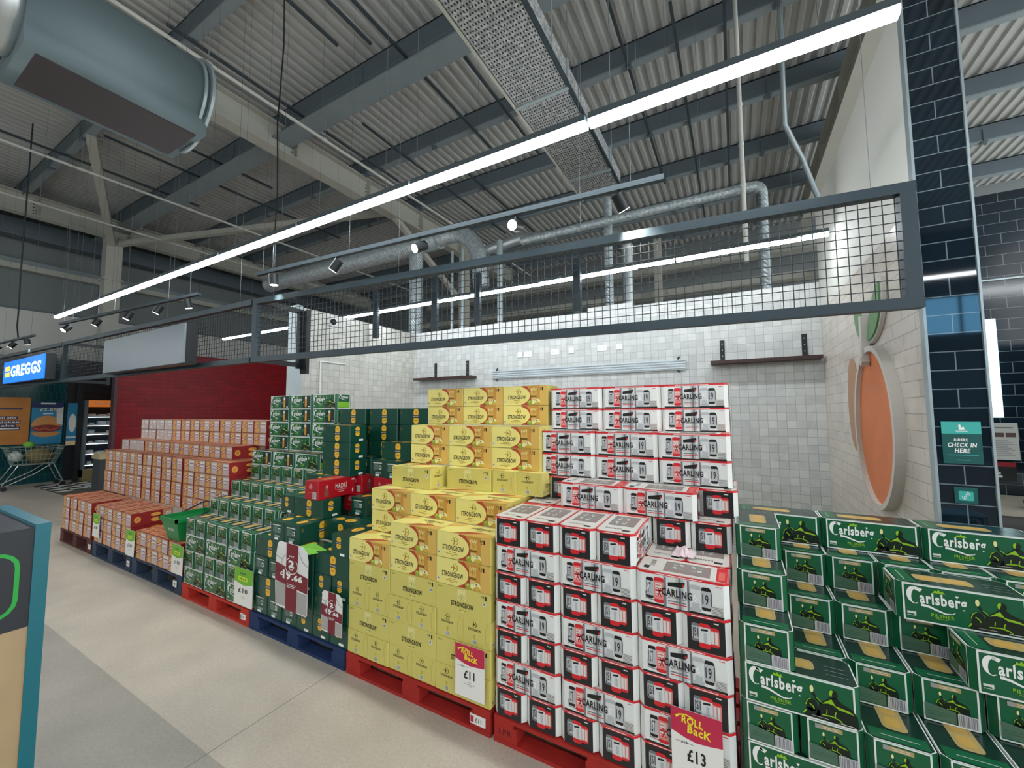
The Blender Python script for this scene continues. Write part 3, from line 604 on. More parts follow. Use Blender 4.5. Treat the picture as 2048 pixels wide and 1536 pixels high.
    b.rect(F, .345, .01, .045, D-.02, RED, 3); b.rect(F, .355, .03, .025, .1, M('print salmon', 'e0685e', .4), 4)
    return b.build('beer_carton')
# yellow cider carton
def bow(b, F, cx, cy, s, mt, L=2):
    P = [(cx-.55*s+1.15*s*sin(t)*1.0, cy+.8*s*cos(t)) for t in [R(15+150*k/12) for k in range(13)]]
    b.stroke(F, P, [s*.05+.1*s*sin(pi*k/12) for k in range(13)], mt, L); b.stroke(F, [(cx-.95*s, cy+.05*s), (cx+.4*s, cy)], s*.12, mt, L)
    b.dec(F, [(cx-.45*s, cy+.65*s), (cx-.3*s, cy+.6*s), (cx+.0*s, cy), (cx-.35*s, cy-.7*s), (cx-.5*s, cy-.62*s), (cx-.25*s, cy)], mt, L)
def strongbow():
    Wd, D, H = .398, .198, .156; b = MB(); YB = M('cider yellow', 'd4c76a', .42, noise=(40, .04)); YP = M('cider pale yellow', 'eee084', .38)
    AM = M('cider amber', 'cb9340', .4); AM2 = M('cider light amber', 'dcb25a', .4); RO = M('cider red', 'b8472e', .4); GD = M('print old gold', 'a8831f', .4); DK = M('print olive', '6e5a18', .4)
    b.box(-Wd/2, Wd/2, -D/2, D/2, .001, H, YB, .004); FF = faces4(Wd, D, H); CRM = M('print cream yellow', 'efe7a0', .4)
    F = FF['f']
    b.rect(F, .003, .003, Wd-.006, H-.005, YP, 1); b.rect(F, .17, .003, .225, H-.005, RO, 2); b.dec(F, [(.25, .003), (.395, .003), (.395, H-.002), (.215, H-.002), (.26, .1)], AM, 3); b.rect(F, .33, .003, .065, H-.005, AM2, 4)
    P = [(.1, .003)]+[(.1+.145*sin(t)**.8 if t < pi else .1, H/2-(H/2-.003)*cos(t)) for t in [R(180*k/20) for k in range(1, 20)]]+[(.1, H-.002)]
    b.dec(F, [(.05, .003)]+P+[(.05, H-.002)], YP, 5)
    bow(b, F, .145, .108, .034, GD, 6); b.text(F, 'STRONGBOW', .048, .05, .16, .031, BLACK, 6, .045); b.rect(F, .1, .038, .05, .004, GD, 6); b.rect(F, .075, .028, .09, .003, GD, 6); b.rect(F, .11, .02, .03, .003, GD, 6)
    b.rect(F, .012, .022, .016, .018, OFFW, 6); b.rect(F, .015, .026, .01, .009, SILVD, 7)
    b.rect(F, .25, .08, .052, .052, AM2, 6); bow(b, F, .28, .105, .022, GD, 7); b.rect(F, .25, .066, .052, .01, DK, 7); b.rect(F, .258, .03, .04, .03, M('cider light', 'd9c27a', .4), 6)
    for q in range(4): b.stroke(F, [(.255+.013*q, .118), (.262+.013*q, .138)], .004, CRM, 8)
    b.ell(F, .245, .022, .022, .018, M('apple green', '98a832', .4), 8); b.ell(F, .243, .03, .008, .005, M('apple highlight', 'c9d46a', .4), 9); b.ell(F, .275, .026, .014, .016, CRM, 9); b.ell(F, .31, .03, .024, .022, CRM, 8); b.ell(F, .31, .018, .02, .013, M('apple gold', 'cfae3f', .4), 9); b.ell(F, .305, .04, .006, .006, SILVD, 9); b.ell(F, .305, .06, .007, .006, M('apple green', ''), 8) if False else None
    b.text(F, '18', .325, .128, .02, .013, BLACK, 6, .01); b.rect(F, .349, .118, .01, .024, BLACK, 6); b.rect(F, .328, .119, .015, .003, DK, 6)
    F = FF['b']
    b.rect(F, .165, .08, .06, .066, M('cider pale cream', 'ded68c', .4), 1); bow(b, F, .2, .1, .026, M('cider lime', 'b9b13e', .4), 2)
    for q in range(3): b.stroke(F, [(.172+.018*q, .12), (.182+.018*q, .145)], .006, CRM, 3)
    b.text(F, 'STRONGBOW', .118, .044, .165, .03, BLACK, 3, .045); b.rect(F, .18, .026, .045, .003, DK, 2); b.rect(F, .19, .018, .025, .008, M('cider pale cream', ''), 2)
    b.text(F, '18', .335, .128, .02, .014, BLACK, 3, .01); b.rect(F, .362, .118, .01, .024, BLACK, 3); b.rect(F, .345, .085, .022, .022, OFFW, 3); b.rect(F, .35, .09, .012, .012, SILVD, 4); b.rect(F, .015, .14, .04, .002, DK, 2); b.rect(F, .015, .134, .03, .002, DK, 2)
    for k in 'lr':
        F = FF[k]; bow(b, F, .085, .122, .024, BLACK, 1); b.text(F, 'STRONGBOW', .04, .085, .09, .015, BLACK, 1, .045)
        b.ell(F, .085, .055, .008, .009, M('cider lime', ''), 1); b.rect(F, .083, .035, .004, .014, M('cider lime', ''), 1); b.rect(F, .07, .012, .03, .024, OFFW, 1); b.bars(F, .072, .014, .026, .02, SILVD, 2, 6)
        b.stroke(F, [(.192, .004), (.165, .025), (.16, .11), (.175, .128), (.178, .153)], .0015, GD, 1)
    F = FF['t']; b.dec(F, [(.004, .004), (.394, .004), (.394, .194), (.004, .194)], YP, 1)
    b.dec(F, [(.12, .004), (.394, .004), (.394, .05), (.3, .075), (.2, .06)], RO, 2); b.dec(F, [(.2, .004), (.394, .004), (.394, .06), (.34, .07)], AM2, 3); b.dec(F, [(.004, .1), (.1, .15), (.12, .194), (.004, .194)], AM2, 2)
    b.text(FR(F[0]+X*.4+Y*.2, -X, -Y), 'STRONGBOW', .06, .05, .17, .03, BLACK, 4, .02); bow(b, FR(F[0]+X*.4+Y*.2, -X, -Y), .145, .1, .03, GD, 4)
    return b.build('cider_carton')
def player(b, F, x, y, s, lime, dk, L=2):
    b.dec(F, [(x-.5*s, y), (x+.78*s, y), (x+.74*s, y+.4*s), (x+.6*s, y+.62*s), (x+.3*s, y+.74*s), (x+.18*s, y+.86*s), (x-.04*s, y+.86*s), (x-.12*s, y+.74*s), (x-.34*s, y+.6*s), (x-.4*s, y+.4*s)], dk, L)
    b.ell(F, x+.08*s, y+.98*s, .12*s, .16*s, dk, L, 12); b.ell(F, x+.02*s, y+1.0*s, .075*s, .12*s, lime, L+1, 8, R(60), R(260))
    b.dec(F, [(x-.3*s, y+.56*s), (x-.1*s, y+.72*s), (x+.0*s, y+.8*s), (x+.12*s, y+.6*s), (x+.5*s, y+.54*s), (x+.66*s, y+.44*s), (x+.5*s, y+.46*s), (x+.2*s, y+.5*s), (x+.06*s, y+.6*s), (x-.1*s, y+.62*s)], lime, L+1)
    b.stroke(F, [(x-.28*s, y+.55*s), (x-.44*s, y+.66*s), (x-.56*s, y+.88*s)], .085*s, dk, L); b.stroke(F, [(x-.3*s, y+.6*s), (x-.46*s, y+.74*s)], .025*s, lime, L+1); b.ell(F, x-.58*s, y+1.0*s, .06*s, .13*s, M('print cream yellow', 'efe7a0', .4), L+1, 8)
    b.ell(F, x-.6*s, y+.42*s, .19*s, .24*s, dk, L, 12); b.dec(F, [(x-.85*s, y), (x-.35*s, y), (x-.35*s, y+.3*s), (x-.75*s, y+.3*s)], dk, L)
    b.stroke(F, [(x-.86*s, y+.06*s), (x-.78*s, y+.2*s)], .05*s, lime, L+2); b.stroke(F, [(x-.78*s, y+.38*s), (x-.73*s, y+.56*s), (x-.62*s, y+.65*s)], .03*s, lime, L+2)
    b.stroke(F, [(x-.66*s, y+.46*s), (x-.56*s, y+.38*s), (x-.52*s, y+.28*s)], .035*s, lime, L+2); b.stroke(F, [(x+.12*s, y+.38*s), (x+.08*s, y+.24*s), (x+.14*s, y+.16*s)], .035*s, lime, L+2); b.stroke(F, [(x-.3*s, y+.17*s), (x, y+.2*s), (x+.22*s, y+.14*s), (x+.3*s, y+.05*s)], .04*s, lime, L+2)
    b.stroke(F, [(x-.16*s, y+.24*s), (x-.14*s, y+.4*s)], .025*s, lime, L+2); b.rect(F, x-.7*s, y, 1.35*s, .05*s, M('print black', ''), L+3); b.rect(F, x-.6*s, y+.06*s, .5*s, .012*s, OFFW, L+3); b.rect(F, x+.2*s, y+.03*s, .45*s, .02*s, OFFW, L+4)
def carls_logo(b, F, x, y, w, mt, L=3):
    h = w*.36
    t = [R(50+250*k/14) for k in range(15)]
    b.stroke(F, [(x+w*.115+w*.1*cos(a), y+h*.62+h*.5*sin(a)) for a in t], [w*(.02+.075*sin(pi*min(1, k/11))) for k in range(15)], mt, L)
    b.dec(F, [(x+w*.12, y+h*1.22), (x+w*.26, y+h*1.1), (x+w*.215, y+h*.9), (x+w*.12, y+h*1.02)], mt, L)
    b.text(F, 'arlsberg', x+w*.2, y-h*.02, w*.8, h*.95, mt, L, .05)
    b.stroke(F, [(x+w*.22, y+h*.1), (x+w*.36, y+h*.04), (x+w*.5, y-h*.12), (x+w*.64, y-h*.26), (x+w*.76, y-h*.2), (x+w*.8, y-h*.1)], [w*.06, w*.05, w*.04, w*.03, w*.016, w*.01], mt, L+1)
def carlsberg():
    Wd, D, H = .396, .197, .1545; b = MB(); ch = .022; G = M('lager green', '0a5c38', .3, noise=(30, .05)); GT = M('lager dark green', '16332a', .22); LM = M('print lime', '8fc21c', .4); DK = M('print deep green', '04180c', .35)
    WT = M('carton white edge', 'e4e8e2', .4); TAN = M('print tan', 'b19a62', .4); GR = M('print sage', '4c6b58', .45)
    b.box(-Wd/2, Wd/2, -D/2, D/2, .002, H, G, ch); FF = faces4(Wd, D, H)
    for k in 'fb':
        F = FF[k]; b.outline(F, ch-.004, .001, Wd-2*ch+.008, H-.001, .006, WT, 1)
        carls_logo(b, F, .036, .066, .178, WHITE, 2); b.text(F, 'PILSNER', .105, .03, .07, .014, LM, 3, .02); b.rect(F, .12, .024, .035, .002, LM, 3)
        b.dec(F, [(.112, .128), (.152, .128), (.148, .132), (.144, .14), (.138, .135), (.132, .144), (.126, .135), (.12, .14), (.116, .132)], LM, 3); b.dec(F, [(.186, .118), (.192, .128), (.18, .128)], WHITE, 4)
        b.rect(F, .03, .03, .026, .009, OFFW, 2); b.rect(F, .03, .022, .028, .002, OFFW, 2); b.rect(F, .052, .026, .006, .014, OFFW, 3)
        if k == 'f': player(b, F, .305, .01, .105, LM, DK, 2)
        else:
            b.rect(F, .225, .01, .15, .138, GT, 1); b.rrect(F, .275, .02, .034, .118, .012, M('print beer', 'c98a2c', .4), 3); b.rect(F, .277, .108, .03, .026, OFFW, 4); b.ell(F, .25, .075, .014, .014, M('lager mid green', '2f6e45', .4), 3); b.rect(F, .33, .02, .03, .01, OFFW, 2)
    for k in 'lr':
        F = FF[k]; b.outline(F, ch-.002, .001, D-2*ch+.004, H-.001, .0055, WT, 1)
        if k == 'l':
            b.rect(F, .045, .128, .085, .016, TAN, 2); b.rect(F, .045, .128, .02, .016, M('print lilac grey', '9c9a94', .5), 3)
            for q in range(2): b.rect(F, .07, .132+.006*q, .05, .002, OFFW, 3)
            player(b, F, .105, .05, .06, LM, DK, 2); b.dec(F, [(.024, .012), (.11, .012), (.11, .055), (.024, .07)], GR, 8); b.rect(F, .03, .04, .07, .0015, G, 9); b.rect(F, .03, .03, .06, .0015, G, 9)
            b.rect(F, .115, .01, .055, .042, M('print lilac white', 'cbc7cd', .45), 9); b.bars(F, .118, .012, .05, .038, SILVD, 10, 11)
        else:
            carls_logo(b, F, .04, .1, .11, WHITE, 2); b.rect(F, .027, .012, D-.054, .06, M('print lime bright', '7fbf2a', .4), 2)
    F = FF['t']
    P = lambda e: [(ch, e), (Wd-ch, e), (Wd-e, ch), (Wd-e, D-ch), (Wd-ch, D-e), (ch, D-e), (e, D-ch), (e, ch)]
    b.dec(F, P(.0006), WT, 1); b.dec(F, P(.005), GT, 2); b.dec(F, [(.012, .015), (.07, .015), (.07, D-.015), (.012, D-.015)], G, 3)
    b.rrect(F, .08, .055, .185, .075, .02, TAN, 4); b.rrect(F, .1, .07, .06, .045, .012, M('print beer gold', 'c9a04e', .35), 5); b.rrect(F, .175, .068, .075, .048, .012, M('print beer gold', ''), 5)
    b.rect(F, .035, .04, .004, .11, M('print pale sage', '9db3a2', .5), 5)
    for q in range(3): b.rect(F, .30, .05+.03*q, .07, .003, SILVD, 5)
    return b.build('lager_carton')
def magners():
    Wd, D, H = .385, .19, .1545; b = MB(); G = M('cider green', '0d4536', .3, noise=(20, .08)); GL = M('print mid green', '1c5a48', .4); AU = M('print gold', 'f0b838', .35); AUD = M('print deep gold', 'c48f22', .35)
    b.box(-Wd/2, Wd/2, -D/2, D/2, .001, H, G, .006); FF = faces4(Wd, D, H)
    def lab(F, cx, y, w, h, L=1):
        b.rrect(F, cx-w/2, y+h*.52, w, h*.48, w*.42, AU, L); b.rrect(F, cx-w/2, y, w, h*.48, w*.42, AU, L); b.rect(F, cx-w/2-.002, y+h*.40, w+.004, h*.2, BLACK, L+1)
        b.text(F, 'MAGNERS', cx-w/2, y+h*.45, w, h*.1, OFFW, L+2, .03); b.ell(F, cx, y+h*.8, w*.16, h*.06, AUD, L+1, 10); b.rect(F, cx-w*.3, y+h*.2, w*.6, h*.08, AUD, L+1)
    for k in 'fb':
        F = FF[k]; lab(F, .21, .008, .062, .14)
        for x0 in (.04, .27): b.stroke(F, [(x0, .06), (x0+.012, .1), (x0+.022, .06), (x0+.034, .105), (x0+.045, .06), (x0+.07, .072), (x0+.085, .06)], .003, GL, 1)
        b.rect(F, .02, .1, .018, .03, M('print dim gold', '5e5a2a', .4), 1)
    F = FF['r']; lab(F, .085, .055, .05, .085); b.stroke(F, [(.05, .035), (.06, .045), (.075, .037), (.1, .04)], .002, GL, 1)
    F = FF['l']
    b.rect(F, .03, .122, .11, .008, OFFW, 1)
    for q in range(7): b.rect(F, .035+.004*(q % 2), .112-.008*q, .06, .003, M('print grey green', '8aa39a', .5), 1)
    b.rect(F, .105, .07, .03, .035, OFFW, 1); b.rect(F, .06, .03, .07, .016, M('print grey green', ''), 1); b.rect(F, .11, .077, .018, .02, GL, 2)
    F = FF['t']; b.ell(F, .09, .095, .045, .035, AU, 1); b.ell(F, .22, .095, .055, .04, AU, 1); b.rect(F, .19, .08, .06, .012, AUD, 2)
    for q in range(3): b.rect(F, .3, .05+.03*q, .06, .004, GL, 1)
    o = b.build('bottle_carton')
    for F, x in ((FF['r'], .1), (FF['l'], .06)):
        q = MB(); q.rect(F, x, .008, .05, .018, WHITE, 2); s = q.build('white_sticker', o); s['label'] = 'small white sticker'
    return o
def madri():
    Wd, D, H = .38, .18, .155; b = MB(); RD = M('madri red', 'b01020', .35); b.box(-Wd/2, Wd/2, -D/2, D/2, .001, H, RD, .006); FF = faces4(Wd, D, H)
    for k in 'fb':
        F = FF[k]; b.text(F, 'MADRÍ', .17, .07, .12, .055, OFFW, 1, .02); b.rect(F, .18, .055, .1, .007, M('print pink grey', 'c48a88', .5), 1); b.rect(F, .2, .04, .06, .003, OFFW, 1)
        b.dec(F, [(.06, .02), (.1, .02), (.105, .06), (.09, .085), (.095, .11), (.085, .125), (.075, .11), (.062, .07)], M('print muted rose', '8a4a48', .5), 1); b.ell(F, .085, .1, .012, .016, M('print pink grey', ''), 2)
        b.rect(F, .34, .125, .03, .012, OFFW, 1); b.rect(F, .348, .02, .012, .03, OFFW, 1)
    for k in 'lr':
        F = FF[k]; b.dec(F, [(.06, .09), (.1, .09), (.105, .11), (.09, .135), (.07, .13), (.058, .11)], M('print muted pink', 'd07a78', .5), 1); b.stroke(F, [(.04, .05), (.08, .06), (.12, .05)], .003, M('print muted pink', ''), 1)
    F = FF['t']; b.rect(F, .1, .05, .1, .06, M('print amber', 'c88a4a', .4), 1); b.rect(F, .24, .06, .08, .04, M('print pink grey', ''), 1)
    o = b.build('red_carton')
    for k in 'lr':
        q = MB(); q.rect(FF[k], .11, .01, .05, .055, OFFW, 2); q.bars(FF[k], .115, .015, .04, .045, SILVD, 3, 8); s = q.build('barcode_label', o); s['label'] = 'white barcode label'
    return o
def snack(pale=False):  # pale variant swaps in lighter, greyer print tones
    Wd, D, H = .40, .262, .1525; b = MB(); RD = M('snack red', '8a1c1c', .45); TN_ = M('snack tan', 'b98a6a', .45) if not pale else M('snack pale base', 'b9b2aa', .45)
    GO = M('snack gold', 'dba04a', .4) if not pale else M('snack pale gold', 'cfc6b4', .4); LV = M('snack lavender', 'c6b2b4', .5); DR = M('snack maroon', '6e1f1c', .45) if not pale else M('snack grey', '9a8f8a', .45); PK = M('snack pink white', 'f0c9bd', .4)
    b.box(-Wd/2, Wd/2, -D/2, D/2, .001, H, RD, .003); FF = faces4(Wd, D, H)
    for k in 'lr':
        F = FF[k]; b.rect(F, .002, .003, D-.004, H-.005, TN_, 1)
        b.ell(F, .062, .1, .04, .042, GO, 2); b.ell(F, .068, .035, .036, .03, GO, 2)
        b.dec(F, [(.012, .05), (.118, .088), (.118, .118), (.012, .08)], DR, 3); b.dec(F, [(.016, .058), (.114, .094), (.114, .108), (.016, .072)], PK, 4)
        b.rect(F, .135, .012, .12, .13, LV, 2); b.rect(F, .14, .108, .105, .022, OFFW, 3); b.rect(F, .15, .07, .08, .016, OFFW, 3); b.rect(F, .15, .066, .085, .004, DR, 3); b.rect(F, .15, .1, .09, .005, DR, 3)
    for k in 'fb':
        F = FF[k]; b.ell(F, .06, .075, .032, .036, GO, 1)
        for q in range(3): b.stroke(F, [(.042+.012*q, .052), (.052+.012*q, .098)], .004, RD, 2)
        b.ell(F, .23, .11, .05, .02, GO, 1); b.ell(F, .24, .05, .055, .025, M('snack gold', 'd99a35', .4), 1); b.rect(F, .3, .003, .095, H-.005, TN_, 1); b.rect(F, .33, .03, .05, .09, OFFW, 2); b.bars(F, .335, .04, .04, .07, SILVD, 3, 6)
    F = FF['t']; TB2 = M('snack top', 'c4683f', .42); b.rect(F, .002, .002, Wd-.004, D-.004, TB2, 1)
    for i in range(5):
        for j in range(4): b.dec(F, [(.01+.078*i, .012+.06*j), (.075+.078*i, .032+.06*j), (.075+.078*i, .055+.06*j), (.01+.078*i, .035+.06*j)], PK if (i+j) % 2 else M('snack gold', ''), 2)
        b.rect(F, .005+.078*i, .003, .006, D-.006, RD, 2)
    return b.build('printed_carton')
PROTO = dict(carling=carling(), strongbow=strongbow(), carlsberg=carlsberg(), magners=magners(), madri=madri(), snack=snack(), pale=snack(True))
DIM = dict(carling=(.4, .2), strongbow=(.4, .2), carlsberg=(.4, .2), magners=(.4, .2), madri=(.38, .18), snack=(.4, .265), pale=(.4, .265))
used = set(); PL = []
def put(kind, orient, x0, y0, layer, base, h, stack, jit=1):
    PL.append(dict(kind=kind, o=orient, x=x0, y=y0, n=layer, z=base+(layer-1)*h, stack=stack, jit=jit))
def row(kind, orient, x0, y0, n, layer, base, h, stack, pitch=None):
    w, d = DIM[kind]; p = pitch or (w if orient[0] == 'L' else d)
    for i in range(n): put(kind, orient, x0+i*p, y0, layer, base, h, stack)
# white lager stack (X 0..1.2)
B, h = .145, .1545; s = 'white'
for n in (1, 3, 5): row('carling', 'S', .0, 0, 6, n, B, h, s)
for n in (2, 4, 6): row('carling', 'L', .0, 0, 3, n, B, h, s)
row('carling', 'S', .0, 0, 4, 7, B, h, s)
row('carling', 'S', .8, .205, 2, 6, B, h, s)
row('carling', 'S', .81, .41, 2, 7, B, h, s); row('carling', 'S', .0, .41, 4, 7, B, h, s)
row('carling', 'L', .25, .385, 2, 8, B, h, s); put('carling', 'S', .088, .59, 8, B, h, s); put('carling', 'S', 1.045, .55, 8, B, h, s)
for n in (9, 10): row('carling', 'L', .02, .6, 3, n, B, h, s)
for n in (11, 12): row('carling', 'L', .015, .8, 3, n, B, h, s)
# yellow cider stack (X -1.22..0)
h = .1572; s = 'yellow'
for n in (1, 3): row('strongbow', 'S', -1.22, 0, 6, n, B, h, s)
for n in (2, 4): row('strongbow', 'L2', -1.22, 0, 3, n, B, h, s)
row('strongbow', 'L', -1.22, 0, 3, 5, B, h, s); row('strongbow', 'L', -.82, 0, 2, 6, B, h, s)
put('strongbow', 'L', -1.22, .2, 6, B, h, s)
row('strongbow', 'L', -1.225, .2, 3, 7, B, h, s); row('strongbow', 'L', -1.225, .402, 3, 7, B, h, s)
put('strongbow', 'L2', -1.16, .345, 8, B, h, s); put('strongbow', 'L2', -.72, .48, 8, B, h, s); row('strongbow', 'S', -.315, .49, 1, 8, B, h, s); put('strongbow', 'S', -.115, .49, 8, B, h, s); 
for n in (9, 10): row('strongbow', 'L', -1.165, .56, 3, n, B, h, s)
for n in (11, 12): row('strongbow', 'L', -1.21, .815, 3, n, B, h, s)
# dark green bottle stack (X -2.42..-1.22)
h = .1562; s = 'bottle'
for i in range(6): put('magners', 'S' if i < 3 else 'S2', -2.42+.2*i, 0, 1, B, h, s)
for i in range(6): put('magners', 'S' if i in (0, 1, 2) else 'S2', -2.42+.2*i, 0, 3, B, h, s)
for n in (2, 4): row('magners', 'L', -2.42, 0, 3, n, B, h, s)
put('magners', 'S', -2.21, 0, 5, B, h, s); put('magners', 'S', -2.01, .0, 5, B, h, s); put('magners', 'S2', -1.43, 0, 5, B, h, s)
put('magners', 'L', -1.82, .22, 5, B, h, s)
put('magners', 'S2', -2.42, .21, 6, B, h, s); put('magners', 'L', -2.22, .21, 6, B, h, s); put('magners', 'S', -1.77, .45, 6, B, h, s)
put('magners', 'L', -1.62, .42, 5, B, h, s)
put('magners', 'L', -2.38, .42, 7, B, h, s)
put('madri', 'S', -2.05, .2, 7, B, h, s); put('madri', 'S', -1.98, .6, 7, B, h, s); put('madri', 'S', -1.97, .54, 6, B, h, s); put('madri', 'L', -1.66, .6, 7, B, h, s)
for n in (8, 9, 10): put('magners', 'L', -2.25, .5, n, B, h, s)
put('magners', 'S', -2.03, .72, 8, B, h, s); put('magners', 'S', -1.72, .62, 8, B, h, s); put('magners', 'S', -1.52, .6, 8, B, h, s)
put('magners', 'L', -1.66, .68, 9, B, h, s)
put('magners', 'L', -2.4, .8, 11, B, h, s); put('magners', 'L', -2.42, .8, 10, B, h, s)
for n in (5, 6, 7, 9, 10, 11): put('magners', 'L', -1.985, .82 if n > 8 else .93, n, B, h, s)
for n in (4, 5, 6): put('magners', 'L', -2.42, .63, n, B, h, s)
for n in (7, 8, 9): put('magners', 'L', -2.4, .82, n, B, h, s)
for n in (10, 11): put('magners', 'L', -1.57, .815, n, B, h, s)
# mid-distance green lager stack (X -3.66..-2.44)
h = .1568; s = 'mid'; x0 = -3.655
row('carlsberg', 'L', x0, 0, 3, 1, B, h, s); row('carlsberg', 'S', x0, 0, 6, 2, B, h, s); row('carlsberg', 'L', x0, 0, 3, 3, B, h, s)
row('carlsberg', 'S', x0, 0, 6, 4, B, h, s); row('carlsberg', 'S', x0, .2, 6, 5, B, h, s); row('carlsberg', 'S', x0, .4, 6, 6, B, h, s); row('carlsberg', 'S', x0, .6, 6, 7, B, h, s)
for n, y, seq in ((8, .61, 'GGP'), (9, .8, 'GPP'), (10, .8, 'PGG'), (11, .8, 'GGG'), (12, .8, 'GGP')):
    for i, c in enumerate(seq): put('carlsberg', 'L' if c == 'P' else 'L2', x0+.4*i, y, n, B, h, s)
# near green lager stack (X 1.22..2.42)
h = .1568; s = 'near'
row('carlsberg', 'L', 1.225, 0, 3, 2, B, h, s); row('carlsberg', 'S', 1.225, 0, 6, 1, B, h, s)
row('carlsberg', 'S', 1.225, 0, 5, 3, B, h, s, .203); put('carlsberg', 'L', 1.225, 0, 4, B, h, s); row('carlsberg', 'S', 1.425, .21, 5, 4, B, h, s, .203)
put('carlsberg', 'S', 1.225, 0, 5, B, h, s); row('carlsberg', 'S', 1.425, .41, 3, 5, B, h, s, .2); put('carlsberg', 'L', 1.985, .195, 5, B, h, s)
put('carlsberg', 'S', 1.225, .18, 6, B, h, s); row('carlsberg', 'S', 1.43, .59, 5, 6, B, h, s, .199); put('carlsberg', 'L', 1.83, .36, 6, B, h, s)
put('carlsberg', 'S', 1.225, .38, 7, B, h, s); row('carlsberg', 'L', 1.235, .74, 3, 7, B, h, s)
# orange stacks (three pallets)
Bs, h = .19, .154; s = 'snack'; pt = .266
row('snack', 'S', -4.78, .0, 4, 1, Bs, h, s, pt); row('snack', 'S', -4.80, .0, 4, 2, Bs, h, s, pt)
for n in (1, 2, 3): row('snack', 'S', -6.06, .0, 4, n, Bs, h, s, pt+.012); row('snack', 'S', -7.3, .0, 4, n, Bs, h, s, pt+.012)
for n in (3, 4, 5, 6, 7): row('snack', 'S', -4.79, .42, 4, n, Bs, h, s, pt)
for n in (4, 5, 6, 7): row('snack', 'S', -7.32, .42, 5, n, Bs, h, s, pt-.002); row('snack', 'S', -5.97, .42, 4, n, Bs, h, s, pt+.025)
for i in range(12): put('pale' if i < 3 else 'snack', 'S', -7.3+.272*i, .6, 8, Bs, h, s)
for n in (9, 10):
    for i in range(13): put('pale' if i < 4 else 'snack', 'S', -7.28+.272*i, .82, n, Bs, h, s)
LBL = {'white': ('white lager carton', 'yellow stack'), 'yellow': ('yellow cider carton', 'bottle stack'), 'bottle': ('dark green carton', 'far green stack'), 'mid': ('bright green carton', 'orange stack'), 'near': ('green lager carton', 'white stack'), 'snack': ('orange printed carton', 'shopping trolley')}
GRP = {'white': 'white lager cartons on the red pallet', 'yellow': 'yellow cider cartons on the red pallet', 'bottle': 'dark green cartons on the blue pallet', 'mid': 'green lager cartons beside the orange cartons', 'near': 'green lager cartons stacked nearest the navy pillar', 'snack': 'orange and red printed cartons on three pallets'}
FACE = {('carling', 'L'): 'silver side out', ('carling', 'S'): 'black end out', ('strongbow', 'L'): 'apple side out', ('strongbow', 'L2'): 'plain side out', ('strongbow', 'S'): 'plain end out',
        ('carlsberg', 'L'): 'figures side out', ('carlsberg', 'L2'): 'beer glass side out', ('carlsberg', 'S'): 'barcode end out', ('magners', 'L'): 'gold labelled side out', ('magners', 'S'): 'text end out', ('magners', 'S2'): 'gold end out',
        ('madri', 'S'): 'barcode end out', ('madri', 'L'): 'lettered side out', ('snack', 'S'): 'printed end out', ('pale', 'S'): 'paler print'}
bykey = {}
for p in PL: bykey.setdefault((p['stack'], p['n'], p['y'] > (.25 if p['stack'] != 'snack' else .3)), []).append(p)
for key, ps in bykey.items():
    ps.sort(key=lambda p: (p['x'], p['y']))
    for i, p in enumerate(ps): p['i'] = i
seen = set(); firsts = {}
for p in PL:
    src = PROTO[p['kind']]; w, d = DIM[p['kind']]; o = p['o']
    if p['kind'] in firsts: ob = dup(src)
    else: ob = src; firsts[p['kind']] = 1
    j = .0025
    if o[0] == 'L': cx, cy = p['x']+w/2, p['y']+d/2; rz = 0 if o == 'L' else pi
    else: cx, cy = p['x']+d/2, p['y']+w/2; rz = pi/2 if o == 'S' else -pi/2
    ob.location = (cx+random.uniform(-j, j)*.6, cy+random.uniform(-j, j*2), p['z']); ob.rotation_euler = (0, 0, rz+random.uniform(-.004, .004))
    nm, land = LBL[p['stack']]; fc = FACE[(p['kind'], o)]
    if p['kind'] == 'madri': nm = 'red lager carton'
    if p['kind'] == 'pale': nm = 'paler printed carton'; fc = 'printed end out'
    back = key_back = p['y'] > (.25 if p['stack'] != 'snack' else .3)
    layer = 'bottom' if p['n'] == 1 else ord_[p['n']-1]
    lab = f"{nm}, {fc}, {layer} layer {'behind' if back else 'front'}, {ord_[p['i']]} from {land}"
    assert lab not in seen, lab
    assert len(lab.split()) <= 16, lab
    seen.add(lab); tag(ob, lab, 'carton', GRP[p['stack']])
# ================================================================== PALLETS
def pallet(x0, col, H, label, L=1.2, D=1.0, grp='wooden pallets under the cartons', y0=-.005, mark=None, dark=False):
    e = empty('pallet', (x0, y0, 0), label, 'pallet', grp)
    b = MB(); n = 7; w = .11
    for k in range(n): y = k*(D-w)/(n-1); b.box(0, L, y, y+w, H-.022, H-.002, col)
    b.build('deck', e)
    b = MB()
    for x in (0, (L-.12)/2, L-.12): b.box(x, x+.12, 0, D, H-.042, H-.0225, col)
    b.build('stringer_board', e)
    for i, x in enumerate((0, (L-.14)/2, L-.14)):
        for y in (0, (D-.1)/2, D-.1):
            q = MB().box(x, x+.14, y+.002, y+.1, .02, H-.0425, col).build('block', e)
            if i == 0 and y == 0 and mark:
                t = MB(); t.text(FR((x, y+.002, .02), X, Z), mark, .03, .03, .08, .03, M('stencil dark', '5a120e', .8), 1, .02); t.build('stencil_mark', q)
    b = MB()
    for y in (0, (D-.1)/2, D-.1): b.box(0, L, y, y+.1, 0, .0195, col)
    b.build('bottom_board', e)
    return e
PR = M('pallet red', 'a8231a', .75, noise=(9, .35), bump=(25, .4)); PB = M('pallet blue', '18315c', .75, noise=(9, .35), bump=(25, .4)); PBR = M('pallet brown', '5a2f28', .8, noise=(9, .3))
PBD = M('pallet slate blue', '2f3f55', .75, noise=(9, .3))
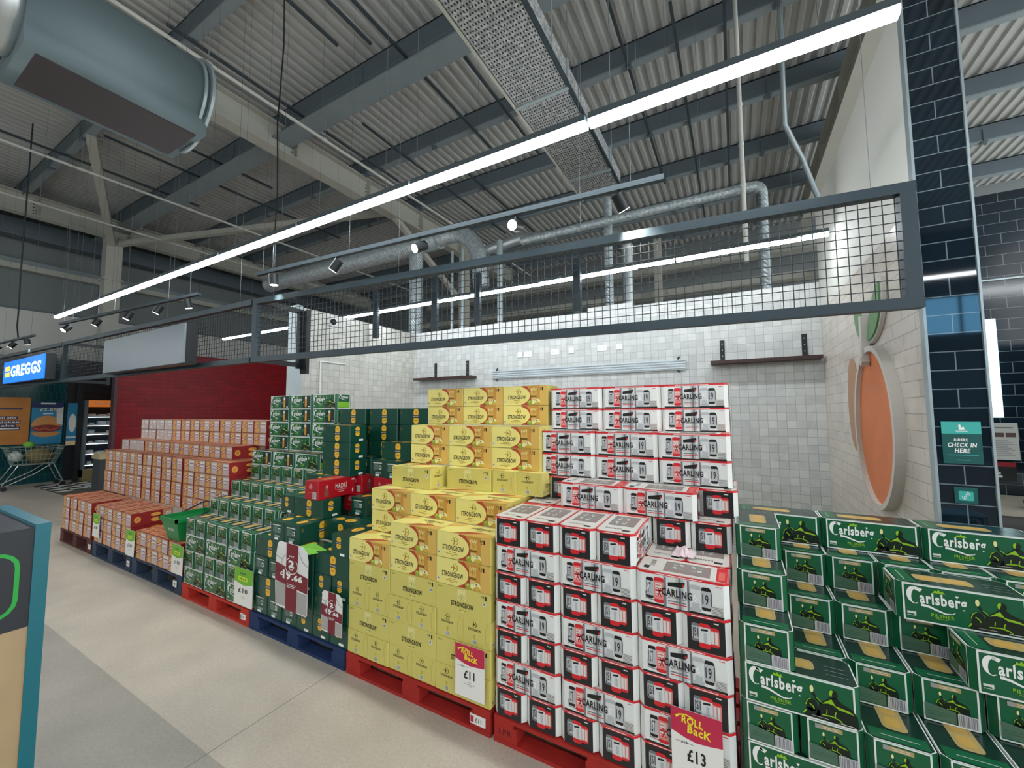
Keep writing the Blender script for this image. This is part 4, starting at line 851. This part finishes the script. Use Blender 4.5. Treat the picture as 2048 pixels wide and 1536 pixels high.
pallet(0.005, PR, .142, 'red wooden pallet beneath the white lager cartons', mark='LPR'); pallet(-1.22, PR, .142, 'red wooden pallet beneath the yellow cider cartons')
pallet(-2.44, PB, .142, 'blue wooden pallet beneath the dark green cartons'); pallet(-3.66, M('pallet bright red', 'c23222', .7, noise=(9, .25)), .142, 'red wooden pallet beneath the mid-aisle green lager cartons')
pallet(1.225, PB, .142, 'blue wooden pallet beneath the green lager cartons near the pillar')
pallet(-4.88, PBD, .187, 'blue wooden pallet beneath the orange cartons beside green lager', y0=0); pallet(-6.11, PBD, .187, 'blue wooden pallet beneath the middle orange stack', y0=0)
pallet(-7.36, PBR, .187, 'brown wooden pallet beneath the orange stack furthest along', y0=0)
# ================================================================== PRICE SIGNS
CR = M('sign crimson', 'c4264a', .45); YEL = M('sign yellow', 'f2dc32', .45); CARD = M('card white', 'eceae4', .5); INK = M('ink', '1c1b1b', .5)
def rollback(x, z0, w, hh, price, was, label):
    e = empty('price_sign', (x, -.022, z0), label, 'price sign'); F = FR((0, -.0015, 0), X, Z)
    MB().box(0, w, -.001, .001, 0, hh, CARD).build('card', e)
    b = MB(); b.dec(F, [(0, hh*.70), (w*.28, hh*.645), (w*.5, hh*.62), (w*.75, hh*.635), (w, hh*.66), (w, hh), (0, hh)], CR, 1); b.build('crimson_header', e)
    b = MB(); b.text(F, 'ROLL', w*.22, hh*.82, w*.42, hh*.1, YEL, 3, .06, R(-4)); b.text(F, 'BacK', w*.33, hh*.71, w*.46, hh*.105, YEL, 3, .06, R(-4))
    b.stroke(F, [(w*.1, hh*.885), (w*.18, hh*.925), (w*.3, hh*.94), (w*.42, hh*.925), (w*.48, hh*.9)], [.012, .006, .006, .005, .003], YEL, 3); b.build('yellow_lettering', e)
    b = MB(); b.text(F, was, w*.2, hh*.565, w*.12, hh*.035, INK, 1, .03); b.rect(F, w*.08, hh*.58, w*.36, hh*.004, INK, 2)
    b.text(F, price, w*.31, hh*.36, w*.36, hh*.16, INK, 1, .05)
    for k, q in ((.30, .12), (.26, .34), (.235, .16)): b.rect(F, w*(.5-q/2), hh*k, w*q, hh*.007, SILVD, 1)
    b.build('price_text', e); return e
rollback(-.252, .18, .205, .29, '£11', '£12', 'white and crimson price card on the yellow cider cartons')
rollback(.945, .18, .205, .33, '£13', '£18', 'white and crimson price card on the white lager cartons')
def ticket(x, z, w, hh, txt, label):
    e = tag(MB().box(x, x+w, -.012, -.0065, z, z+hh, CARD).build('price_ticket'), label, 'price ticket', 'small price tickets on the pallets')
    b = MB(); F = FR((x, -.012, z), X, Z); b.rect(F, w*.04, hh*.15, w*.22, hh*.7, CR if txt in ('£11',) else SILVD, 1) if txt != '4' else None
    b.text(F, txt, w*.35, hh*.25, w*.4, hh*.5, INK, 1, .03); b.build('print', e)
ticket(-.155, .045, .105, .05, '£11', 'small white ticket on the red pallet under yellow cartons')
ticket(-2.575, .05, .08, .045, '£10', 'small white ticket on the bright red pallet')
ticket(-3.83, .07, .07, .06, '4', 'small white ticket on the blue pallet beside the bright red one'); ticket(-4.98, .07, .07, .06, '4', 'small white ticket on the middle orange carton pallet'); ticket(-6.2, .07, .07, .06, '4', 'small white ticket on the brown orange carton pallet')
GT1 = M('sign green', '6fb52c', .45); GT2 = M('sign lime', 'c2e02e', .45)
def greencard(x, z0, w, hh, price, label):
    e = empty('price_sign', (x, -.022, z0), label, 'price sign'); F = FR((0, -.0015, 0), X, Z)
    MB().box(0, w, -.001, .001, 0, hh, CARD).build('card', e)
    b = MB(); b.dec(F, [(0, hh*.62), (w*.5, hh*.55), (w, hh*.62), (w, hh), (0, hh)], GT1, 1); b.rrect(F, w*.22, hh*.66, w*.5, hh*.12, .01, GT2, 2); b.text(F, 'PRICE', w*.3, hh*.69, w*.35, hh*.05, INK, 3, .03); b.text(F, 'ASDA', w*.3, hh*.84, w*.35, hh*.05, INK, 3, .03); b.build('green_header', e)
    b = MB(); b.text(F, price, w*.24, hh*.34, w*.5, hh*.13, INK, 1, .04)
    for k in (.24, .2): b.rect(F, w*.4, hh*k, w*.2, hh*.007, SILVD, 1)
    b.build('price_text', e)
greencard(-2.665, .17, .285, .31, '£10', 'white and green price card on the bright green cartons')
greencard(-3.86, .21, .24, .285, '£4.00', 'white and green price card on orange cartons beside green lager'); greencard(-5.0, .2, .23, .29, '£4.00', 'white and green price card on the middle orange stack'); greencard(-6.05, .26, .22, .29, '£4.00', 'white and green price card on the orange stack furthest along')
def football(x, z0, w, hh, label, y=-.03, flap=False):
    e = empty('offer_sign', (x, y, z0), label, 'offer sign', 'red and white football offer signs'); F = FR((0, -.002, 0), X, Z)
    DRD = M('offer red', '7c1428', .45); SH = M('offer grey', 'aeaaa6', .5)
    n = 10; prof = []
    out = [(0.02*w, .05*hh), (.05*w, 0.02*hh), (.97*w, 0), (w, .03*hh), (w, .8*hh), (.95*w, .93*hh), (.82*w, .995*hh), (.1*w, hh), (.04*w, .96*hh), (0, .8*hh), (-.01*w, .4*hh)]
    MB().prism(out, -.001, .001, CARD, axis=1).build('board', e)
    b = MB(); b.dec(F, [(.34*w, .005*hh), (.68*w, .004*hh), (.7*w, .993*hh), (.33*w, .997*hh)], DRD, 1); b.dec(F, [(-.008*w, .4*hh), (1.0*w, .33*hh), (1.0*w, .56*hh), (-.005*w, .68*hh)], DRD, 2)
    b.rect(F, .02*w, .05*hh, .32*w, .34*hh, SH, 1); b.rect(F, .69*w, .02*hh, .3*w, .3*hh, SH, 1)
    for pts in (((.0, .78), (.2, .74), (.3, .82)), ((.72, .9), (.82, .78), (.99, .72)), ((.2, .74), (.2, .6))): b.stroke(F, [(px*w, pz*hh) for px, pz in pts], .004, SILVD, 3)
    b.build('football_print', e)
    b = MB(); b.text(F, 'any', .42*w, .79*hh, .16*w, .035*hh, WHITE, 4, .03)
    t = [R(40+300*k/20) for k in range(21)]; b.stroke(F, [(.5*w+.2*w*sin(a), .67*hh+.115*hh*-cos(a)*-1) for a in t], .006*w/.4, WHITE, 4)
    b.text(F, '2', .41*w, .645*hh, .18*w, .11*hh, WHITE, 4, .09); b.text(F, 'for', .43*w, .605*hh, .13*w, .035*hh, WHITE, 4, .04)
    b.text(F, '£', .16*w, .5*hh, .08*w, .06*hh, WHITE, 4, .05); b.text(F, '19', .24*w, .455*hh, .25*w, .135*hh, WHITE, 4, .1); b.text(F, '.66', .52*w, .465*hh, .33*w, .095*hh, WHITE, 4, .1)
    for k in range(3): b.rect(F, .38*w, (.39-.022*k)*hh, (.28-.03*k)*w, .008*hh, WHITE, 4)
    b.build('offer_lettering', e)
    if flap: MB().add([(.7*w, .002, hh*.99), (w, .002, .9*hh), (w+.10, .10, .93*hh), (.8*w, .10, hh*1.0)], [(0, 1, 2, 3), (3, 2, 1, 0)], GT1).build('green_flap', e)
football(-2.03, .29, .41, .51, 'large football patterned offer sign leaning on dark green cartons', -.04, True)
football(-1.465, .235, .225, .29, 'small football patterned offer sign beside the yellow cider cartons', -.03)
# ================================================================== BASKET, PAPER, KIOSK
e = empty('shopping_basket', (-3.95, .18, .502), 'green plastic shopping basket sitting on the orange cartons', 'basket'); BG = M('basket green', '12803f', .4); BH = M('basket black', '1a1a1a', .5)
hx, hy, H = .13, .155, .235; v = []
def ringv(a, c, z): return [(-a, -c, z), (a, -c, z), (a, c, z), (-a, c, z)]
o = ringv(hx, hy, .0)+ringv(hx+.055, hy+.06, H)+ringv(hx+.05, hy+.055, H)+ringv(hx-.006, hy-.006, .008)
f = [(3, 2, 1, 0)]
for k in range(4): q = (k+1) % 4; f += [(k, q, 4+q, 4+k), (4+k, 4+q, 8+q, 8+k), (8+k, 8+q, 12+q, 12+k)]
f.append((12, 13, 14, 15)); MB().add(o, f, BG).build('basket_body', e)
b = MB(); a, c = hx+.062, hy+.068
for (x0, x1, y0, y1) in ((-a, a, -c, -c+.02), (-a, a, c-.02, c), (-a, -a+.02, -c, c), (a-.02, a, -c, c)): b.box(x0, x1, y0, y1, H-.03, H+.006, BG)
b.build('rim', e)
b = MB(); b.tube([(-hx-.05, -.02, H), (-hx-.05, .16, H+.07), (-hx+.0, .19, H+.085), (hx-.0, .19, H+.085), (hx+.05, .16, H+.07), (hx+.05, -.02, H)], .008, BH, 8); b.build('handle', e)
b = MB(); n = Vector((0, -.235, .06)).normalized(); F = FR((-hx, -hy-.0255, .1), X, Vector((0, -.06, .235)).normalized()); b.text(F, 'ASDA', .07, .0, .13, .035, OFFW, 2, .04); b.build('lettering', e)
b = MB(); v = []; f = []; rnd = random.Random(3)
for i in range(8):
    for j in range(6): v.append((.93+.016*i+rnd.uniform(-.006, .006), .24+.02*j+rnd.uniform(-.006, .006), .145+6*.1545+.006+abs(rnd.gauss(0, .022))*(1 if 0 < i < 7 and 0 < j < 5 else .2)))
for i in range(7):
    for j in range(5): f.append((i*6+j, i*6+j+1, (i+1)*6+j+1, (i+1)*6+j))
b.add(v, f, M('crumpled paper', 'e3cfd2', .7)); f2 = [x[::-1] for x in f]
k = b.build('crumpled_paper'); tag(k, 'crumpled pink and white paper lying on the white lager cartons', 'paper'); MB().dec(FR((.975, .285, 1.10), X, Y), [(0, 0), (.035, .004), (.03, .03), (.008, .025)], M('paper crimson', 'b5305a', .6), 1).build('crimson_print', k)
e = empty('recycling_kiosk', (-1.34, -1.49, 0), 'dark cabinet with teal end panel and green ringed slot at the aisle edge', 'cabinet')
MB().box(-.62, 0, -1.1, 0, .95, 1.35, M('kiosk charcoal', '22252b', .5)).build('upper_body', e); MB().box(-.62, 0, -1.1, 0, 0, .95, M('kiosk wood', 'a38c69', .55, noise=(6, .2))).build('wooden_base', e)
MB().box(-.68, .006, 0, .045, 0, 1.362, M('kiosk teal', '0b626e', .35)).build('end_panel', e)
F = FR((.001, -1.1, .95), Y, Z); b = MB()
def rr(x, y, w, h, r): 
    p = []
    for cx, cy, a in ((x+w-r, y+r, -90), (x+w-r, y+h-r, 0), (x+r, y+h-r, 90), (x+r, y+r, 180)):
        for k in range(5): t = R(a+22.5*k); p.append((cx+r*cos(t), cy+r*sin(t)))
    return p
b.stroke(F, rr(.70, .06, .36, .25, .06), .014, M('kiosk green', '1f9a3a', .4), 1, True); b.build('green_ring', e)
MB().dec(F, rr(.735, .09, .28, .19, .045), BLACK, 1).build('slot', e)
# ================================================================== FAR END: posters, fridge, trolley, mat
PX = -15.04
e = tag(MB().box(PX, PX+.01, .35, 1.10, 1.04, 2.26, M('poster bun', 'b8752c', .5, noise=(3, .35))).build('wall_poster'), 'orange poster of golden pastry with white lettering on the teal wall', 'poster', 'food posters on the teal wall')
F = FR((PX+.011, .35, 1.04), Y, Z); b = MB(); b.rect(F, .2, .9, .42, .05, M('poster plum', '3a3050', .5), 1)
for t, y, w in (('ADD ANY', .66, .4), ('Chicken', .55, .5), ('Bake', .46, .35), ('', .38, .5)):
    b.rect(F, .35-w/2, y-.01, w, .085, M('poster plum', ''), 1)
    if t: b.text(F, t, .37-w/2, y+.005, w-.04, .055, OFFW, 2, .05)
    else: b.rect(F, .37-w/2, y+.02, w-.04, .03, OFFW, 2)
b.build('print', e)
e = tag(MB().box(PX, PX+.01, 1.13, 1.70, 1.02, 2.16, M('poster blue', '2383ad', .5, noise=(2, .2))).build('wall_poster'), 'blue poster of a bacon roll and cup on the teal wall', 'poster', 'food posters on the teal wall')
F = FR((PX+.011, 1.13, 1.02), Y, Z); b = MB(); BN = M('poster bread', 'c98f4e', .5); b.rect(F, 0, .98, .57, .16, M('poster navy', '1b2a5c', .5), 1)
b.ell(F, .28, .48, .28, .28, BN, 1, 20, 0, pi); b.ell(F, .28, .42, .27, .1, M('poster bacon', '8a2f22', .6), 2); b.ell(F, .28, .32, .26, .13, BN, 2, 20, pi, 2*pi); b.stroke(F, [(.05, .44), (.15, .38), (.25, .43), (.36, .37), (.5, .43)], .03, M('poster rasher', 'c0604a', .6), 3)
b.rect(F, .15, 1.07, .27, .04, OFFW, 2); b.text(F, '£2.85', .14, .88, .3, .09, M('poster cream', 'e8cf9a', .5), 2, .04); b.rect(F, .2, .8, .18, .03, OFFW, 2); b.dec(F, [(.46, .55), (.57, .5), (.57, 1.0), (.44, .95)], OFFW, 2); b.build('print', e)
e = tag(MB().box(-14.52, -14.5, 1.66, 1.86, .98, 2.12, M('poster blue', '')).build('wall_poster'), 'narrow blue poster edge-on beside the black doorway', 'poster', 'food posters on the teal wall')
F = FR((-14.499, 1.66, .98), Y, Z); b = MB(); b.ell(F, .1, .6, .07, .25, OFFW, 1); b.rect(F, 0, .0, .2, .12, M('poster cream', ''), 1); b.rect(F, 0, .2, .2, .04, OFFW, 1); b.build('print', e)
e = empty('chiller_cabinet', (-14.75, 2.26, 0), 'tall open chiller cabinet of packed food with orange header', 'chiller')
MB().box(-.25, 0, -.30, .62, .1, 2.2, METBK).build('back_panel', e)
MB().box(0, .45, -.30, -.26, .1, 2.2, M('chiller grey', '6a7478', .4)).box(0, .45, .58, .62, .1, 2.2, M('chiller grey', '')).build('side_panel', e)
q = MB().box(.0, .46, -.26, .58, 2.02, 2.2, M('chiller orange', 'd0722e', .4, emit=.25)).build('header', e)
t = MB(); t.text(FR((.461, -.26, 2.02), Y, Z), 'FRESH SALADS', .12, .07, .5, .05, OFFW, 1, .03); t.build('header_lettering', q)
MB().box(0, .5, -.3, .62, .0, .3, M('chiller base', '8a7a52', .5)).build('base', e)
CL = M('chiller lamp', 'cfe6f5', .3, emit=2.2); PK_ = M('food pack', '9fb6c8', .3)
for k, z in enumerate((.42, .72, 1.0, 1.26, 1.5, 1.74)):
    sh = MB().box(0, .36, -.26, .58, z, z+.02, CHROME).box(.36, .365, -.26, .58, z, z+.04, OFFW).build('shelf', e)
    MB().box(.33, .355, -.25, .57, z-.018, z-.004, CL).build('shelf_lamp', sh)
rr_ = random.Random(5); k = 0
for z in (.42, .72, 1.0, 1.26, 1.5, 1.74):
    for y in (-.22, 0.0, .21, .42):
        if rr_.random() < .2: continue
        hh = rr_.uniform(.05, .13); c_ = rr_.choice(['c7d4dc', '8fa6b8', '4f6b86', 'd8d2bc', '2b3a52'])
        ob = MB().box(-14.60, -14.42, 2.26+y, 2.26+y+.15, z+.021, z+.02+hh, M('pack '+c_, c_, .35)).build('food_pack')
        MB().box(-14.4199, -14.419, 2.26+y+.03, 2.26+y+.12, z+.03, z+.02+hh*.7, OFFW).build('pack_label', ob)
        tag(ob, 'small packed food tray on a shelf of the chiller cabinet', 'food pack', 'packed food in the chiller'); k += 1
# shopping trolley
e = empty('shopping_trolley', (-14.2, 1.05, 0), 'wire shopping trolley holding brown sacks by the teal wall', 'trolley'); TW = M('trolley wire', 'a9b5ae', .35, .6)
b = MB()
for z, a, c in ((.58, .22, .33), (.7, .235, .37), (.82, .25, .41), (.94, .265, .45), (1.02, .27, .47)):
    P = [(-a, -c, z), (a, -c, z), (a, c, z), (-a, c, z), (-a, -c, z)]
    for p, q in zip(P, P[1:]): b.tube([p, q], .006, TW, 5, False)
for t in [i/10 for i in range(11)]:
    for sx in (-1, 1): b.tube([(sx*.22, -.33+.66*t, .58), (sx*.27, -.47+.94*t, 1.02)], .0035, TW, 4, False)
for t in [i/6 for i in range(7)]:
    for sy in (-1, 1): b.tube([(-.22+.44*t, sy*.33, .58), (-.27+.54*t, sy*.47, 1.02)], .0035, TW, 4, False)
    b.tube([(-.22+.44*t, -.33, .58), (-.22+.44*t, .33, .58)], .0035, TW, 4, False)
b.build('wire_basket', e)
b = MB()
for sx in (-1, 1):
    b.tube([(sx*.24, -.28, .58), (sx*.26, -.52, .12), (sx*.26, -.45, .1)], .014, CHROME, 8); b.tube([(sx*.24, .3, .58), (sx*.26, .48, .12)], .014, CHROME, 8); b.tube([(sx*.26, -.45, .12), (sx*.24, .0, .36), (sx*.24, .25, .56)], .013, CHROME, 8)
b.tube([(-.26, .48, .12), (.26, .48, .12)], .012, CHROME, 8); b.build('chassis', e)
for sx in (-1, 1):
    for y in (-.48, .48): MB().tube([(sx*.26-.015, y, .055), (sx*.26+.015, y, .055)], .055, METBK, 14).tube([(sx*.26, y, .06), (sx*.26, y, .13)], .01, CHROME, 6).build('wheel', e)
MB().tube([(-.27, -.56, 1.03), (.27, -.56, 1.03)], .016, M('handle green', '2f8a3c', .4), 8).tube([(-.27, -.47, 1.02), (-.27, -.56, 1.03)], .01, CHROME, 6).tube([(.27, -.47, 1.02), (.27, -.56, 1.03)], .01, CHROME, 6).build('push_handle', e)
SK = M('sack brown', '7d7048', .85, noise=(14, .4), bump=(20, 1))
for (x, y, rx, ry, rz, mt, lab) in ((-14.2, 1.14, .18, .25, .19, SK, 'brown mesh sack heaped inside the shopping trolley'), (-14.18, .75, .16, .12, .13, M('bag white', 'b9c4bd', .6, noise=(14, .15)), 'white bag at the handle end of the trolley'), (-14.05, .93, .1, .1, .08, M('bag lime', '6fae3a', .6), 'lime green bag on top of the trolley load')):
    b = MB(); N_ = 14; M_ = 9; v = []; f = []; zc = .79 if mt is not MATS['bag lime'] else 1.07
    for i in range(M_+1):
        ph = -pi/2+pi*i/M_
        for j in range(N_): th = 2*pi*j/N_; k = 1+.08*sin(3*th+i)+.05*sin(5*th); v.append((rx*cos(ph)*cos(th)*k, ry*cos(ph)*sin(th)*k, rz*sin(ph)*(1+.06*sin(4*th))))
    for i in range(M_):
        for j in range(N_): f.append((i*N_+j, i*N_+(j+1) % N_, (i+1)*N_+(j+1) % N_, (i+1)*N_+j))
    b.add(v, f, mt, True); tag(b.build('sack', loc=(x, y, zc)), lab, 'bag')
e = tag(MB().box(-14.3, -11.25, 1.1, 2.05, 0.001, .012, M('mat brown', '5a5444', .9, noise=(30, .2))).build('floor_mat'), 'brown floor mat with dark and pale chequers before the chiller', 'mat')
b = MB()
for i in range(8):
    for j in range(3):
        if (i+j) % 2: b.box(-14.3+.22*i, -14.3+.22*i+.2, 1.12+.3*j, 1.12+.3*j+.28, .012, .014, OFFW)
        else: b.box(-14.3+.22*i, -14.3+.22*i+.2, 1.12+.3*j, 1.12+.3*j+.28, .012, .014, BLACK)
b.build('chequer_pattern', e)
e = empty('display_bin', (-10.9, 1.5, 0), 'charcoal bin with tan top beside the orange cartons', 'bin')
MB().box(-.2, .2, -.2, .25, 0, .85, M('bin charcoal', '33373a', .6)).build('bin_body', e); MB().prism([(-.22, .85), (.22, .85), (.22, .93), (.05, 1.0), (-.22, .93)], -.22, .27, M('bin tan', 'a89b7a', .6), axis=1).build('bin_lid', e)
print('objects', len(bpy.data.objects), 'cartons', len(PL))
